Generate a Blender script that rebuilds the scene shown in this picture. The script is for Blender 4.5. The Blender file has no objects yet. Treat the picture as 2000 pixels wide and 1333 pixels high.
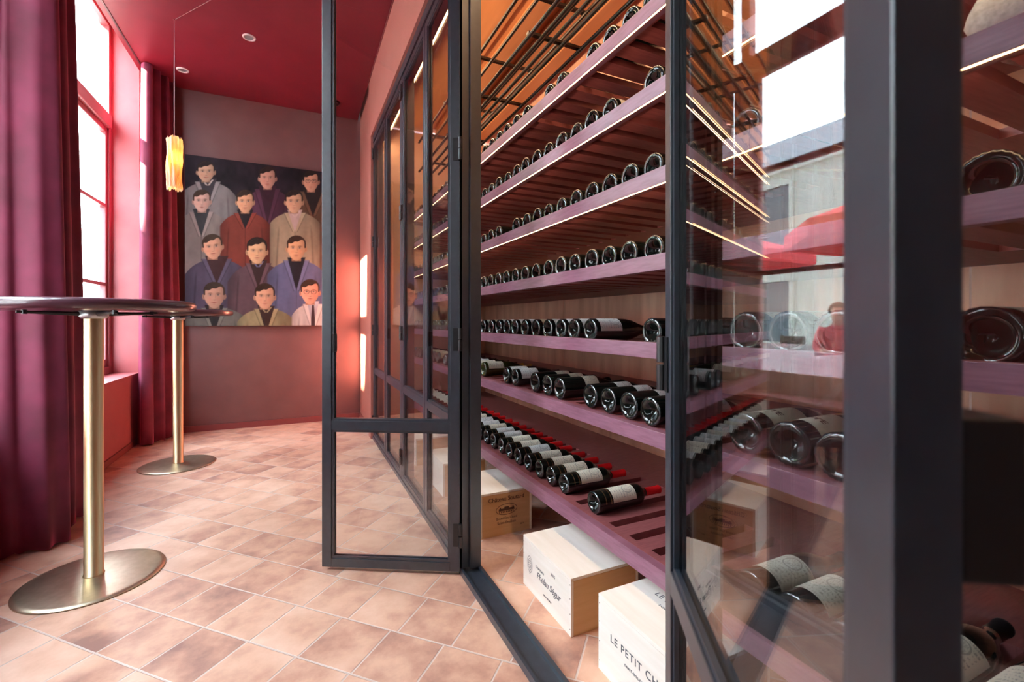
import bpy, bmesh, math, random
import numpy as np
from mathutils import Vector, Matrix

# World frame: X runs across the room (window wall -, wine store +), Y runs along the glazed wall, Z up.
scene = bpy.context.scene
C = scene.collection
random.seed(7)
R = math.radians
CA, SA = math.cos(R(25.3)), math.sin(R(25.3))

# ------------------------------------------------------------------ camera, sky, sun, exposure
cd = bpy.data.cameras.new('camera')
cd.sensor_width = 36
cd.lens = 16.0
cd.shift_y = -0.01875
cd.clip_start = 0.01
cd.dof.use_dof = True
cd.dof.focus_distance = 1.9
cd.dof.aperture_fstop = 5.0
cam = bpy.data.objects.new('camera', cd)
cam.location = (0, 0, 1.0)
cam.rotation_euler = (R(90), 0, -R(25.3))
C.objects.link(cam)
scene.camera = cam

world = bpy.data.worlds.new('sky')
scene.world = world
world.use_nodes = True
wn = world.node_tree
wn.nodes.clear()
wo = wn.nodes.new('ShaderNodeOutputWorld')
wb = wn.nodes.new('ShaderNodeBackground')
wb.inputs['Color'].default_value = (0.76, 0.89, 1.0, 1)
wb.inputs['Strength'].default_value = 38.0
wn.links.new(wb.outputs[0], wo.inputs[0])

sd = bpy.data.lights.new('sun', 'SUN')
sd.energy = 330
sd.color = (1.0, 0.86, 0.68)
sd.angle = R(0.6)
sun = bpy.data.objects.new('sun', sd)
sun.rotation_euler = Vector((1, .21, -.82)).to_track_quat('-Z', 'Y').to_euler()
sun.location = (-8, 0, 9)
C.objects.link(sun)

scene.view_settings.view_transform = 'Standard'
scene.view_settings.look = 'None'
scene.view_settings.gamma = 1
scene.view_settings.use_curve_mapping = False
scene.view_settings.exposure = 0.0
scene.cycles.max_bounces = 14
scene.cycles.diffuse_bounces = 6
scene.cycles.glossy_bounces = 6
scene.cycles.transparent_max_bounces = 24
scene.cycles.use_denoising = True
scene.cycles.sample_clamp_indirect = 8
scene.cycles.caustics_reflective = False

CEIL = 3.10
WL = -1.19       # inner face of window wall
WO = -1.45       # outer face
GL = 0.584       # outer line of the glazed wall
FAR = 4.97
BACK = 1.66      # back wall of the wine store
NEAR = -3.0
WINS = [(3.30, 4.77), (1.25, 2.72), (-1.75, -.28)]

for (a, b) in WINS:   # daylight enters through these openings (portals guide sky sampling, they give no light of their own)
    pd = bpy.data.lights.new('window_portal', 'AREA')
    pd.shape = 'RECTANGLE'
    pd.size = b - a
    pd.size_y = 2.9
    pd.cycles.is_portal = True
    po = bpy.data.objects.new('window_portal', pd)
    po.location = (WO - .02, (a + b) / 2, 2.0)
    po.rotation_euler = (R(90), 0, -R(90))
    C.objects.link(po)

# ------------------------------------------------------------------ material helpers
def mat(name):
    m = bpy.data.materials.new(name)
    m.use_nodes = True
    m.node_tree.nodes.clear()
    return m, m.node_tree

def N(nt, typ, **kw):
    n = nt.nodes.new(typ)
    for k, v in kw.items():
        if k.startswith('i_'):
            n.inputs[k[2:].replace('_', ' ')].default_value = v
        else:
            setattr(n, k, v)
    return n

def principled(name, col, rough=.5, metal=0.0, **kw):
    m, nt = mat(name)
    p = nt.nodes.new('ShaderNodeBsdfPrincipled')
    o = nt.nodes.new('ShaderNodeOutputMaterial')
    nt.links.new(p.outputs[0], o.inputs[0])
    p.inputs['Base Color'].default_value = (*col, 1)
    p.inputs['Roughness'].default_value = rough
    p.inputs['Metallic'].default_value = metal
    for k, v in kw.items():
        p.inputs[k.replace('_', ' ')].default_value = v
    return m, nt, p

def noisy(name, c1, c2, rough=.5, scale=(4, 4, 4), nscale=5.0, detail=6, metal=0.0, bump=0.0, lo=.35, hi=.65, **kw):
    """Base colour wanders between two tones through stretched noise."""
    m, nt, p = principled(name, c1, rough, metal, **kw)
    tc = N(nt, 'ShaderNodeTexCoord')
    mp = N(nt, 'ShaderNodeMapping')
    mp.inputs['Scale'].default_value = scale
    nz = N(nt, 'ShaderNodeTexNoise')
    nz.inputs['Scale'].default_value = nscale
    nz.inputs['Detail'].default_value = detail
    cr = N(nt, 'ShaderNodeValToRGB')
    cr.color_ramp.elements[0].position = lo
    cr.color_ramp.elements[1].position = hi
    cr.color_ramp.elements[0].color = (*c1, 1)
    cr.color_ramp.elements[1].color = (*c2, 1)
    nt.links.new(tc.outputs['Object'], mp.inputs[0])
    nt.links.new(mp.outputs[0], nz.inputs['Vector'])
    nt.links.new(nz.outputs[0], cr.inputs[0])
    nt.links.new(cr.outputs[0], p.inputs['Base Color'])
    if bump:
        b = N(nt, 'ShaderNodeBump')
        b.inputs['Strength'].default_value = bump
        b.inputs['Distance'].default_value = .002
        nt.links.new(nz.outputs[0], b.inputs['Height'])
        nt.links.new(b.outputs[0], p.inputs['Normal'])
    return m

def math_node(nt, op, a, b=None, c=None):
    n = nt.nodes.new('ShaderNodeMath')
    n.operation = op
    for i, v in enumerate((a, b, c)):
        if v is None:
            continue
        if isinstance(v, (int, float)):
            n.inputs[i].default_value = v
        else:
            nt.links.new(v, n.inputs[i])
    return n.outputs[0]

# materials -------------------------------------------------------
M = {}
M['wall_rose'] = noisy('rose_brown_paint', (.145, .060, .058), (.165, .070, .066), .55, nscale=1.5, bump=.02)
M['wall_left'] = noisy('old_rose_paint', (.43, .10, .11), (.47, .12, .125), .5, nscale=1.5, bump=.02)
M['wall_salmon'] = noisy('salmon_paint', (.45, .155, .12), (.48, .17, .135), .5, nscale=1.5)  # wall rose with the warm sun bounce put into its colour
M['ceiling'] = noisy('crimson_ceiling_paint', (.160, .007, .018), (.18, .009, .022), .45, nscale=1.2)
M['flex'] = principled('dark_flex', (.10, .02, .03), .5)[0]
M['base'] = principled('dark_red_skirting', (.20, .045, .045), .45)[0]
M['window_paint'] = principled('rose_window_paint', (.36, .11, .115), .35)[0]
M['steel'] = noisy('blackened_steel', (.016, .024, .036), (.024, .034, .049), .34, nscale=9, Specular_IOR_Level=1.0)  # blue daylight reflection tinted into the near-black base
M['black'] = principled('black_metal', (.012, .012, .014), .3)[0]
M['rack'] = principled('rack_wire', (.035, .024, .018), .35, .6)[0]
M['shelf'] = noisy('purple_stained_oak', (.195, .078, .125), (.27, .115, .175), .36, scale=(1, 1.2, 9), nscale=14, detail=8, bump=.12, Specular_IOR_Level=.75)  # purple of the reflected sky put into the reddish oak colour
M['shelf_top'] = noisy('red_stained_oak_board', (.27, .070, .074), (.36, .108, .105), .40, scale=(1.2, 12, 1.2), nscale=12, detail=8, bump=.1, Specular_IOR_Level=.55)
M['back'] = noisy('copper_brown_veneer', (.68, .36, .24), (.95, .60, .43), .38, metal=.35, scale=(1, 5, .6), nscale=2.6, detail=5, lo=.3, hi=.72)
M['wood_ceiling'] = noisy('oak_ceiling_board', (.42, .17, .07), (.50, .21, .09), .45, scale=(7, .8, 8), nscale=3, detail=6)
M['pine'] = noisy('pale_pine', (.86, .81, .71), (.93, .89, .81), .5, scale=(12, 1.2, 12), nscale=3.2, detail=7, lo=.3, hi=.7)  # pale pine whitened further, daylight glare put into the colour
M['pine_end'] = noisy('warm_pine_end_board', (.60, .36, .17), (.70, .45, .24), .5, scale=(1.2, 12, 12), nscale=3.5, detail=7, lo=.3, hi=.7)
M['brand'] = principled('burnt_print', (.10, .045, .03), .8)[0]
M['print_grey'] = principled('grey_print', (.10, .10, .11), .8)[0]
M['brass'] = noisy('brushed_brass', (.60, .45, .25), (.70, .55, .33), .38, scale=(30, 30, 1), nscale=4, metal=1.0)
M['brass_base'] = noisy('champagne_brass', (.56, .48, .34), (.64, .56, .42), .36, scale=(6, 6, 6), nscale=6, metal=1.0)
M['table'] = noisy('aubergine_lacquer', (.075, .028, .042), (.09, .034, .050), .30, nscale=3, Coat_Weight=.5)
M['zinc'] = principled('zinc_bracket', (.55, .58, .58), .35, .8)[0]
M['glassbottle'] = principled('dark_bottle_glass', (.006, .010, .008), .05, 0, Specular_IOR_Level=.55, Coat_Weight=.25, Coat_Roughness=.03)[0]
M['greenbottle'] = principled('olive_bottle_glass', (.05, .06, .012), .06, 0, Specular_IOR_Level=.7)[0]
M['knurl'] = principled('stippled_glass_rim', (.02, .03, .035), .14, 0, Specular_IOR_Level=1.0, Coat_Weight=1.0)[0]
M['cap_red'] = principled('red_capsule', (.78, .014, .018), .28, .25)[0]
M['cap_dark'] = principled('wine_capsule', (.09, .008, .012), .3, .2)[0]
M['cap_black'] = principled('black_capsule', (.012, .01, .012), .3, .2)[0]
M['cap_gold'] = principled('gold_capsule', (.75, .42, .06), .3, .6)[0]
M['foil'] = principled('gold_foil_band', (.55, .43, .22), .25, .8)[0]
M['white'] = principled('white_linen', (.80, .80, .80), .8)[0]
M['skin'] = principled('skin', (.62, .38, .29), .55)[0]
M['hair'] = principled('brown_hair', (.06, .035, .02), .6)[0]
M['shirt'] = principled('red_shirt', (.55, .12, .12), .7)[0]
M['trousers'] = principled('grey_trousers', (.10, .10, .12), .8)[0]
M['stone'] = noisy('pale_limestone', (.66, .63, .57), (.76, .73, .67), .8, nscale=3)
M['slate'] = principled('slate_roof', (.12, .14, .17), .5)[0]
M['street_window'] = principled('dark_window_glass', (.05, .06, .07), .08)[0]
M['paving'] = noisy('grey_paving', (.42, .40, .37), (.50, .48, .45), .8, nscale=4)
M['parasol_red'] = principled('red_canvas', (.62, .04, .05), .8)[0]
M['leaves'] = noisy('leaves', (.10, .26, .03), (.22, .42, .06), .6, nscale=20)
M['bark'] = principled('bark', (.10, .07, .05), .9)[0]
M['tissue'] = noisy('white_tissue_paper', (.62, .60, .56), (.85, .83, .78), .6, nscale=30, bump=.4)
M['diffuser'] = principled('spot_lens', (.75, .70, .68), .3)[0]
M['canvas_edge'] = principled('canvas_edge', (.28, .22, .17), .8)[0]

def emission(name, col, s):
    m, nt = mat(name)
    e = N(nt, 'ShaderNodeEmission')
    e.inputs[0].default_value = (*col, 1)
    e.inputs[1].default_value = s
    o = N(nt, 'ShaderNodeOutputMaterial')
    nt.links.new(e.outputs[0], o.inputs[0])
    return m
M['led'] = emission('warm_led_strip', (1.0, .62, .30), 12.0)
M['led_head'] = emission('warm_led_profile', (1.0, .64, .32), 14.0)

def glass_material():
    m, nt = mat('clear_pane_glass')
    geo = N(nt, 'ShaderNodeNewGeometry')
    ior = math_node(nt, 'MULTIPLY_ADD', geo.outputs['Backfacing'], 1 / 1.85 - 1.85, 1.85)
    fr = N(nt, 'ShaderNodeFresnel')
    nt.links.new(ior, fr.inputs['IOR'])
    tr = N(nt, 'ShaderNodeBsdfTransparent')
    tr.inputs[0].default_value = (.975, .985, .985, 1)
    gl = N(nt, 'ShaderNodeBsdfGlossy')
    gl.inputs['Roughness'].default_value = 0.0
    mx = N(nt, 'ShaderNodeMixShader')
    o = N(nt, 'ShaderNodeOutputMaterial')
    nt.links.new(fr.outputs[0], mx.inputs[0])
    nt.links.new(tr.outputs[0], mx.inputs[1])
    nt.links.new(gl.outputs[0], mx.inputs[2])
    nt.links.new(mx.outputs[0], o.inputs[0])
    return m
M['glass'] = glass_material()

def floor_material():
    m, nt, p = principled('terracotta_tiles', (.6, .35, .26), .42)
    L = nt.links.new
    tc = N(nt, 'ShaderNodeTexCoord')
    sp = N(nt, 'ShaderNodeSeparateXYZ')
    L(tc.outputs['Object'], sp.inputs[0])
    x, y = sp.outputs[0], sp.outputs[1]
    T = .1935
    c = math_node(nt, 'ADD', math_node(nt, 'MULTIPLY', x, .7071 / T), math_node(nt, 'MULTIPLY', y, .7071 / T))
    c = math_node(nt, 'SUBTRACT', c, 1.2547 / T)
    row = math_node(nt, 'FLOOR', c)
    w1 = N(nt, 'ShaderNodeTexWhiteNoise', noise_dimensions='1D')
    L(row, w1.inputs['W'])
    off = math_node(nt, 'MULTIPLY', w1.outputs['Value'], .30)
    d = math_node(nt, 'ADD', math_node(nt, 'MULTIPLY', x, -.7071 / T), math_node(nt, 'MULTIPLY', y, .7071 / T))
    d = math_node(nt, 'ADD', math_node(nt, 'SUBTRACT', d, .876 / T), off)
    col = math_node(nt, 'FLOOR', d)
    fc = math_node(nt, 'PINGPONG', c, .5)
    fd = math_node(nt, 'PINGPONG', d, .5)
    nz0 = N(nt, 'ShaderNodeTexNoise')
    nz0.inputs['Scale'].default_value = 22
    L(tc.outputs['Object'], nz0.inputs['Vector'])
    e = math_node(nt, 'ADD', math_node(nt, 'MINIMUM', fc, fd), math_node(nt, 'MULTIPLY_ADD', nz0.outputs[0], .012, -.006))
    gr = N(nt, 'ShaderNodeMapRange', interpolation_type='SMOOTHSTEP')
    gr.inputs['From Min'].default_value = .010
    gr.inputs['From Max'].default_value = .020
    L(e, gr.inputs['Value'])
    cmb = N(nt, 'ShaderNodeCombineXYZ')
    L(row, cmb.inputs[0]); L(col, cmb.inputs[1])
    w2 = N(nt, 'ShaderNodeTexWhiteNoise', noise_dimensions='3D')
    L(cmb.outputs[0], w2.inputs['Vector'])
    # shift noise per tile so each tile has its own clouding
    vm = N(nt, 'ShaderNodeVectorMath', operation='MULTIPLY_ADD')
    L(w2.outputs['Color'], vm.inputs[0]); vm.inputs[1].default_value = (9, 9, 9); L(tc.outputs['Object'], vm.inputs[2])
    nz = N(nt, 'ShaderNodeTexNoise')
    nz.inputs['Scale'].default_value = 5.5
    nz.inputs['Detail'].default_value = 8
    nz.inputs['Roughness'].default_value = .62
    L(vm.outputs[0], nz.inputs['Vector'])
    mixv = math_node(nt, 'ADD', math_node(nt, 'MULTIPLY', nz.outputs[0], .95), math_node(nt, 'MULTIPLY_ADD', w2.outputs['Value'], .22, -.06))
    cr = N(nt, 'ShaderNodeValToRGB')
    els = cr.color_ramp.elements
    els[0].position = .28; els[0].color = (.30, .155, .125, 1)
    els[1].position = .80; els[1].color = (.80, .54, .41, 1)
    a = els.new(.42); a.color = (.50, .265, .19, 1)
    b = els.new(.56); b.color = (.66, .39, .275, 1)
    L(mixv, cr.inputs[0])
    mx = N(nt, 'ShaderNodeMix', data_type='RGBA')
    L(gr.outputs[0], mx.inputs['Factor'])
    mx.inputs[6].default_value = (.60, .47, .41, 1)
    L(cr.outputs[0], mx.inputs[7])
    L(mx.outputs[2], p.inputs['Base Color'])
    rr = N(nt, 'ShaderNodeMapRange')
    rr.inputs['To Min'].default_value = .36
    rr.inputs['To Max'].default_value = .60
    L(nz.outputs[0], rr.inputs['Value'])
    L(rr.outputs[0], p.inputs['Roughness'])
    bm = N(nt, 'ShaderNodeBump')
    bm.inputs['Strength'].default_value = .5
    bm.inputs['Distance'].default_value = .003
    hh = math_node(nt, 'MULTIPLY_ADD', nz.outputs[0], .35, gr.outputs[0])
    L(hh, bm.inputs['Height'])
    L(bm.outputs[0], p.inputs['Normal'])
    return m
M['floor'] = floor_material()

def velvet():
    m, nt, p = principled('burgundy_velvet', (.13, .010, .035), .75)
    p.inputs['Sheen Weight'].default_value = .75
    p.inputs['Sheen Roughness'].default_value = .35
    p.inputs['Sheen Tint'].default_value = (1.0, .22, .44, 1)
    tc = N(nt, 'ShaderNodeTexCoord')
    nz = N(nt, 'ShaderNodeTexNoise')
    nz.inputs['Scale'].default_value = 7
    nz.inputs['Detail'].default_value = 6
    nt.links.new(tc.outputs['Object'], nz.inputs['Vector'])
    cr = N(nt, 'ShaderNodeValToRGB')
    cr.color_ramp.elements[0].position = .35
    cr.color_ramp.elements[1].position = .7
    cr.color_ramp.elements[0].color = (.115, .009, .029, 1)
    cr.color_ramp.elements[1].color = (.19, .016, .052, 1)
    nt.links.new(nz.outputs[0], cr.inputs[0])
    nt.links.new(cr.outputs[0], p.inputs['Base Color'])
    return m
M['velvet'] = velvet()

def label_paper(name, base, ink, lines=9.0, dens=.52):
    """Printed label: rows of small broken ink marks on paper, laid out along the label's own surface."""
    m, nt, p = principled(name, base, .6)
    L = nt.links.new
    uv = N(nt, 'ShaderNodeUVMap')
    sp = N(nt, 'ShaderNodeSeparateXYZ')
    L(uv.outputs[0], sp.inputs[0])
    u, v = sp.outputs[0], sp.outputs[1]
    lv = math_node(nt, 'MULTIPLY', u, lines)
    fr = math_node(nt, 'FRACT', lv)
    fl = math_node(nt, 'FLOOR', lv)
    inrow = math_node(nt, 'LESS_THAN', math_node(nt, 'ABSOLUTE', math_node(nt, 'SUBTRACT', fr, .5)), .24)
    cm = N(nt, 'ShaderNodeCombineXYZ')
    L(math_node(nt, 'MULTIPLY', v, 26.0), cm.inputs[0]); L(math_node(nt, 'MULTIPLY', fl, 7.3), cm.inputs[1])
    L(math_node(nt, 'MULTIPLY', fr, .9), cm.inputs[2])
    nz = N(nt, 'ShaderNodeTexNoise')
    nz.inputs['Scale'].default_value = 1.6
    nz.inputs['Detail'].default_value = 2
    L(cm.outputs[0], nz.inputs['Vector'])
    ink_m = math_node(nt, 'GREATER_THAN', nz.outputs[0], dens)
    mid = math_node(nt, 'LESS_THAN', math_node(nt, 'ABSOLUTE', math_node(nt, 'SUBTRACT', v, .5)), .36)
    k = math_node(nt, 'MULTIPLY', math_node(nt, 'MULTIPLY', inrow, ink_m), mid)
    # oval crest line near the neck end
    eu = math_node(nt, 'DIVIDE', math_node(nt, 'SUBTRACT', u, .72), .20)
    ev = math_node(nt, 'DIVIDE', math_node(nt, 'SUBTRACT', v, .56), .17)
    rr_ = math_node(nt, 'SQRT', math_node(nt, 'ADD', math_node(nt, 'MULTIPLY', eu, eu), math_node(nt, 'MULTIPLY', ev, ev)))
    ringm = math_node(nt, 'LESS_THAN', math_node(nt, 'ABSOLUTE', math_node(nt, 'SUBTRACT', rr_, 1.0)), .09)
    outside = math_node(nt, 'GREATER_THAN', rr_, 1.2)
    hatch = math_node(nt, 'MULTIPLY', math_node(nt, 'LESS_THAN', rr_, .9), math_node(nt, 'GREATER_THAN', nz.outputs[0], dens + .02))
    k = math_node(nt, 'MULTIPLY', k, outside)
    k = math_node(nt, 'MAXIMUM', math_node(nt, 'MAXIMUM', k, ringm), math_node(nt, 'MULTIPLY', hatch, .7))
    k = math_node(nt, 'MULTIPLY', k, .5)
    mx = N(nt, 'ShaderNodeMix', data_type='RGBA')
    L(k, mx.inputs['Factor'])
    mx.inputs[6].default_value = (*base, 1)
    mx.inputs[7].default_value = (*ink, 1)
    L(mx.outputs[2], p.inputs['Base Color'])
    return m
M['label_cream'] = label_paper('cream_label', (.93, .84, .67), (.20, .15, .12))
M['label_white'] = label_paper('white_label', (.90, .88, .84), (.20, .20, .24))
M['label_tan'] = label_paper('tan_label', (.72, .56, .36), (.22, .13, .08), 7, .55)
M['label_yellow'] = label_paper('yellow_label', (.80, .50, .05), (.20, .12, .05), 5)
M['label_plain'] = principled('cream_label_stock', (.76, .68, .52), .6)[0]

# ------------------------------------------------------------------ geometry helpers
def obj(name, bm, m, parent=None, smooth=False):
    me = bpy.data.meshes.new(name)
    bm.normal_update()
    bm.to_mesh(me)
    bm.free()
    for mm in (m if isinstance(m, (list, tuple)) else [m]):
        me.materials.append(mm)
    if smooth:
        for p in me.polygons:
            p.use_smooth = True
    o = bpy.data.objects.new(name, me)
    C.objects.link(o)
    if parent:
        o.parent = parent
    return o

def tag(o, label=None, cat=None, group=None, kind=None):
    if label: o['label'] = label
    if cat: o['category'] = cat
    if group: o['group'] = group
    if kind: o['kind'] = kind
    return o

def thing(name, label, cat, loc=(0, 0, 0), rz=0, group=None, kind=None):
    o = bpy.data.objects.new(name, None)
    o.empty_display_size = .05
    C.objects.link(o)
    o.location = loc
    o.rotation_euler = (0, 0, rz)
    return tag(o, label, cat, group, kind)

def box(bm, x0, x1, y0, y1, z0, z1, mi=0, bev=0.0):
    r = bmesh.ops.create_cube(bm, size=1)
    vs = r['verts']
    for v in vs:
        v.co = Vector(((x0 + x1) / 2 + v.co.x * (x1 - x0), (y0 + y1) / 2 + v.co.y * (y1 - y0), (z0 + z1) / 2 + v.co.z * (z1 - z0)))
    fs = {f for v in vs for f in v.link_faces}
    for f in fs:
        f.material_index = mi
    if bev:
        es = {e for v in vs for e in v.link_edges}
        bmesh.ops.bevel(bm, geom=list(es), offset=bev, segments=2, affect='EDGES', profile=.6)

def cyl(bm, p0, p1, r, seg=16, r2=None, mi=0, caps=True):
    p0, p1 = Vector(p0), Vector(p1)
    d = p1 - p0
    q = Vector((0, 0, 1)).rotation_difference(d.normalized())
    mtx = Matrix.Translation((p0 + p1) / 2) @ q.to_matrix().to_4x4()
    rr = bmesh.ops.create_cone(bm, cap_ends=caps, segments=seg, radius1=r, radius2=r if r2 is None else r2, depth=d.length, matrix=mtx)
    for v in rr['verts']:
        for f in v.link_faces:
            f.material_index = mi

def lathe(bm, prof, seg=32, axis='Z', off=(0, 0, 0), mats=None, mod=None):
    """prof: (position along axis, radius). mod(i, j) scales the radius of ring i at segment j."""
    rings = []
    for i, (a, r) in enumerate(prof):
        ring = []
        if r < 1e-6:
            p = (a, 0, 0) if axis == 'X' else (0, 0, a)
            ring = [bm.verts.new((p[0] + off[0], p[1] + off[1], p[2] + off[2]))]
        else:
            for j in range(seg):
                t = 2 * math.pi * j / seg
                rr = r * (mod(i, j) if mod else 1)
                p = (a, rr * math.cos(t), rr * math.sin(t)) if axis == 'X' else (rr * math.cos(t), rr * math.sin(t), a)
                ring.append(bm.verts.new((p[0] + off[0], p[1] + off[1], p[2] + off[2])))
        rings.append(ring)
    for i in range(len(rings) - 1):
        A, B = rings[i], rings[i + 1]
        mi = mats[i] if mats else 0
        for j in range(seg):
            k = (j + 1) % seg
            if len(A) == 1 and len(B) == 1:
                continue
            if len(A) == 1:
                f = bm.faces.new((A[0], B[k], B[j]))
            elif len(B) == 1:
                f = bm.faces.new((A[j], A[k], B[0]))
            else:
                f = bm.faces.new((A[j], A[k], B[k], B[j]))
            f.material_index = mi
    bmesh.ops.recalc_face_normals(bm, faces=bm.faces[:])

def structure(name, boxes, m, label=None, parent=None):
    bm = bmesh.new()
    for b in boxes:
        box(bm, *b)
    o = obj(name, bm, m, parent)
    if parent is None:
        tag(o, label, None, None, 'structure')
    return o

# ------------------------------------------------------------------ room shell
structure('floor', [(WO, BACK + .1, NEAR - .1, FAR + .1, -.12, 0)], M['floor'], 'terracotta tile floor laid on the diagonal')
structure('ceiling', [(WL, GL - .014, NEAR, FAR, CEIL, 3.62)], M['ceiling'], 'crimson painted ceiling over the bar tables')
structure('wall_far', [(WO, BACK + .1, FAR, FAR + .1, 0, 3.62)], M['wall_rose'], 'dusty rose end wall behind the group portrait')
structure('wall_behind', [(WO, BACK + .1, NEAR - .1, NEAR, 0, 3.62)], M['wall_rose'], 'rose wall behind the viewer')
wl = []
edges = sorted([NEAR] + [v for w in WINS for v in w] + [FAR])
for i in range(0, len(edges), 2):
    wl.append((WO, WL, edges[i], edges[i + 1], 0, 3.62))
for a, b in WINS:
    wl.append((WO, WL, a, b, 0, .565))
    wl.append((WO, WL, a, b, 3.45, 3.62))
structure('wall_left', wl, M['wall_left'], 'old rose window wall with deep reveals')
structure('trim_1', [(WO + .03, WL + .012, a, b, .565, .58) for a, b in WINS], M['wall_left'], 'rose painted window sills')
structure('wall_right', [(GL - .014, .67, NEAR, 4.14, 2.585, 3.62), (GL - .014, .67, 4.025, 4.14, 0, 2.585), (GL - .014, .67, NEAR, -1.14, 0, 2.585),
                         (.60, .67, 4.14, FAR, 0, 3.62)], M['wall_salmon'], 'salmon wall around and above the glazed wine store')
structure('wall_store_end', [(.67, BACK, 4.12, 4.20, 0, 2.72), (.67, BACK, -1.25, -1.15, 0, 2.72)], M['back'], 'copper brown end panels of the wine store')
# back wall panels with seams
structure('wall_store_back', [(BACK, BACK + .1, a, a + 1.04, 0, 2.8) for a in (-1.5, -.455, .59, 1.635, 2.68, 3.725)], M['back'], 'copper brown veneer back wall of the wine store')
structure('ceiling_store', [(.67, 1.10, -1.15, 4.12, 2.735, 2.75)] + [(a_, a_ + .10, -1.15, 4.12, 2.70, 2.75) for a_ in (1.16, 1.33, 1.50)] + [(.67, BACK, -1.15, 4.12, 2.75, 3.62)],
          M['wood_ceiling'], 'warm oak board ceiling of the wine store')
structure('baseboard_far', [(WL, .60, FAR - .014, FAR, 0, .055)], M['base'], 'low dark red skirting on the end wall')
structure('baseboard_left', [(WL, WL + .012, 2.3, FAR - .02, 0, .045)], M['base'], 'low dark red skirting under the windows')
structure('baseboard_right', [(.588, .60, 4.14, FAR - .014, 0, .055)], M['base'], 'low skirting on the salmon wall')
structure('trim_2', [(-1.158, -1.146, NEAR, FAR - .01, CEIL - .004, CEIL + .002)], M['black'], 'black curtain track line in the ceiling')
structure('trim_3', [(GL - .020, GL - .012, NEAR, 4.14, CEIL - .012, CEIL)], M['base'], 'dark shadow gap where ceiling meets salmon wall')  # solid strip, its dark colour stands in for shade at the joint
structure('trim_4', [(-.40, .56, 3.20, 3.203, CEIL - .0012, CEIL), (-1.10, .56, 2.02, 2.023, CEIL - .0012, CEIL)], M['base'], 'fine panel seams in the ceiling')

# windows: rose painted casements with transom and glazing bars
def window(idx, a, b, label):
    w = thing('window_%d' % idx, label, None, (0, 0, 0), kind='structure')
    z0, z1 = .58, 3.45
    fo = .055
    bm = bmesh.new()
    x0, x1 = -1.43, -1.37
    mid = (a + b) / 2
    box(bm, x0, x1, a, a + fo, z0, z1, 0, .004)
    box(bm, x0, x1, b - fo, b, z0, z1, 0, .004)
    box(bm, x0, x1, a + fo, b - fo, z0, z0 + .06, 0, .004)
    box(bm, x0, x1, a + fo, b - fo, z1 - .06, z1, 0, .004)
    box(bm, x0 - .005, x1 + .02, a + fo, b - fo, 2.56, 2.66, 0, .008)
    box(bm, x0 - .004, x1 + .012, mid - .05, mid + .05, z0 + .06, 2.56, 0, .006)
    box(bm, x0, x1, mid - .03, mid + .03, 2.66, z1 - .06, 0, .004)
    obj('window_frame', bm, M['window_paint'], w)
    for (y0, y1) in ((a + fo, mid - .05), (mid + .05, b - fo)):
        bm = bmesh.new()
        xs = (x0 + .008, x1 - .012)
        box(bm, *xs, y0, y0 + .035, z0 + .06, 2.56, 0, .004)
        box(bm, *xs, y1 - .035, y1, z0 + .06, 2.56, 0, .004)
        box(bm, *xs, y0 + .035, y1 - .035, z0 + .06, z0 + .12, 0, .004)
        box(bm, *xs, y0 + .035, y1 - .035, 2.52, 2.56, 0, .004)
        for h in (1.30, 1.93):
            box(bm, *xs, y0 + .035, y1 - .035, h - .013, h + .013, 0, .003)
        sa = obj('sash', bm, M['window_paint'], w)
        bm = bmesh.new()
        box(bm, -1.404, -1.400, y0 + .03, y1 - .03, z0 + .1, 2.53)
        obj('pane', bm, M['glass'], sa)
        bm = bmesh.new()
        box(bm, -1.404, -1.400, y0, y1, 2.655, z1 - .055)
        obj('pane', bm, M['glass'], w)
    bm = bmesh.new()
    box(bm, x1 + .012, x1 + .03, mid - .012, mid + .012, 1.42, 1.52, 0, .004)
    cyl(bm, (x1 + .03, mid, 1.44), (x1 + .03, mid, 1.56), .007, 10)
    obj('window_handle', bm, M['black'], w)
window(1, *WINS[0], 'tall rose framed window beside the far curtain')
window(2, *WINS[1], 'tall rose framed window nearer than the big curtain')

window(3, *WINS[2], 'tall rose framed window behind the viewer')

# ------------------------------------------------------------------ glazed wall: posts, head, track
POSTS = [-.56, .58, 1.72, 2.86, 4.0]
bx_ = []
for i, s in enumerate(POSTS):
    if s > 3.9:
        bx_ += [(.620, .664, 3.985, 4.024, .024, 2.53), (.590, .620, 4.004, 4.024, .024, 2.53)]
    else:
        bx_ += [(.620, .664, s - .025, s + .025, .024, 2.53), (.590, .620, s - .010, s + .010, .024, 2.53)]
structure('trim_5', bx_, M['steel'], 'blackened steel posts between the door pairs')
structure('trim_6', [(.586, .668, -1.14, 4.024, 2.53, 2.585)], M['steel'], 'steel head rail over the glass doors')
structure('trim_7', [(.584, .668, -1.14, 4.024, .0, .010), (.584, .594, -1.14, 4.024, .010, .024), (.656, .668, -1.14, 4.024, .010, .024)], M['steel'],
          'steel floor track of the glass doors')

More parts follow.
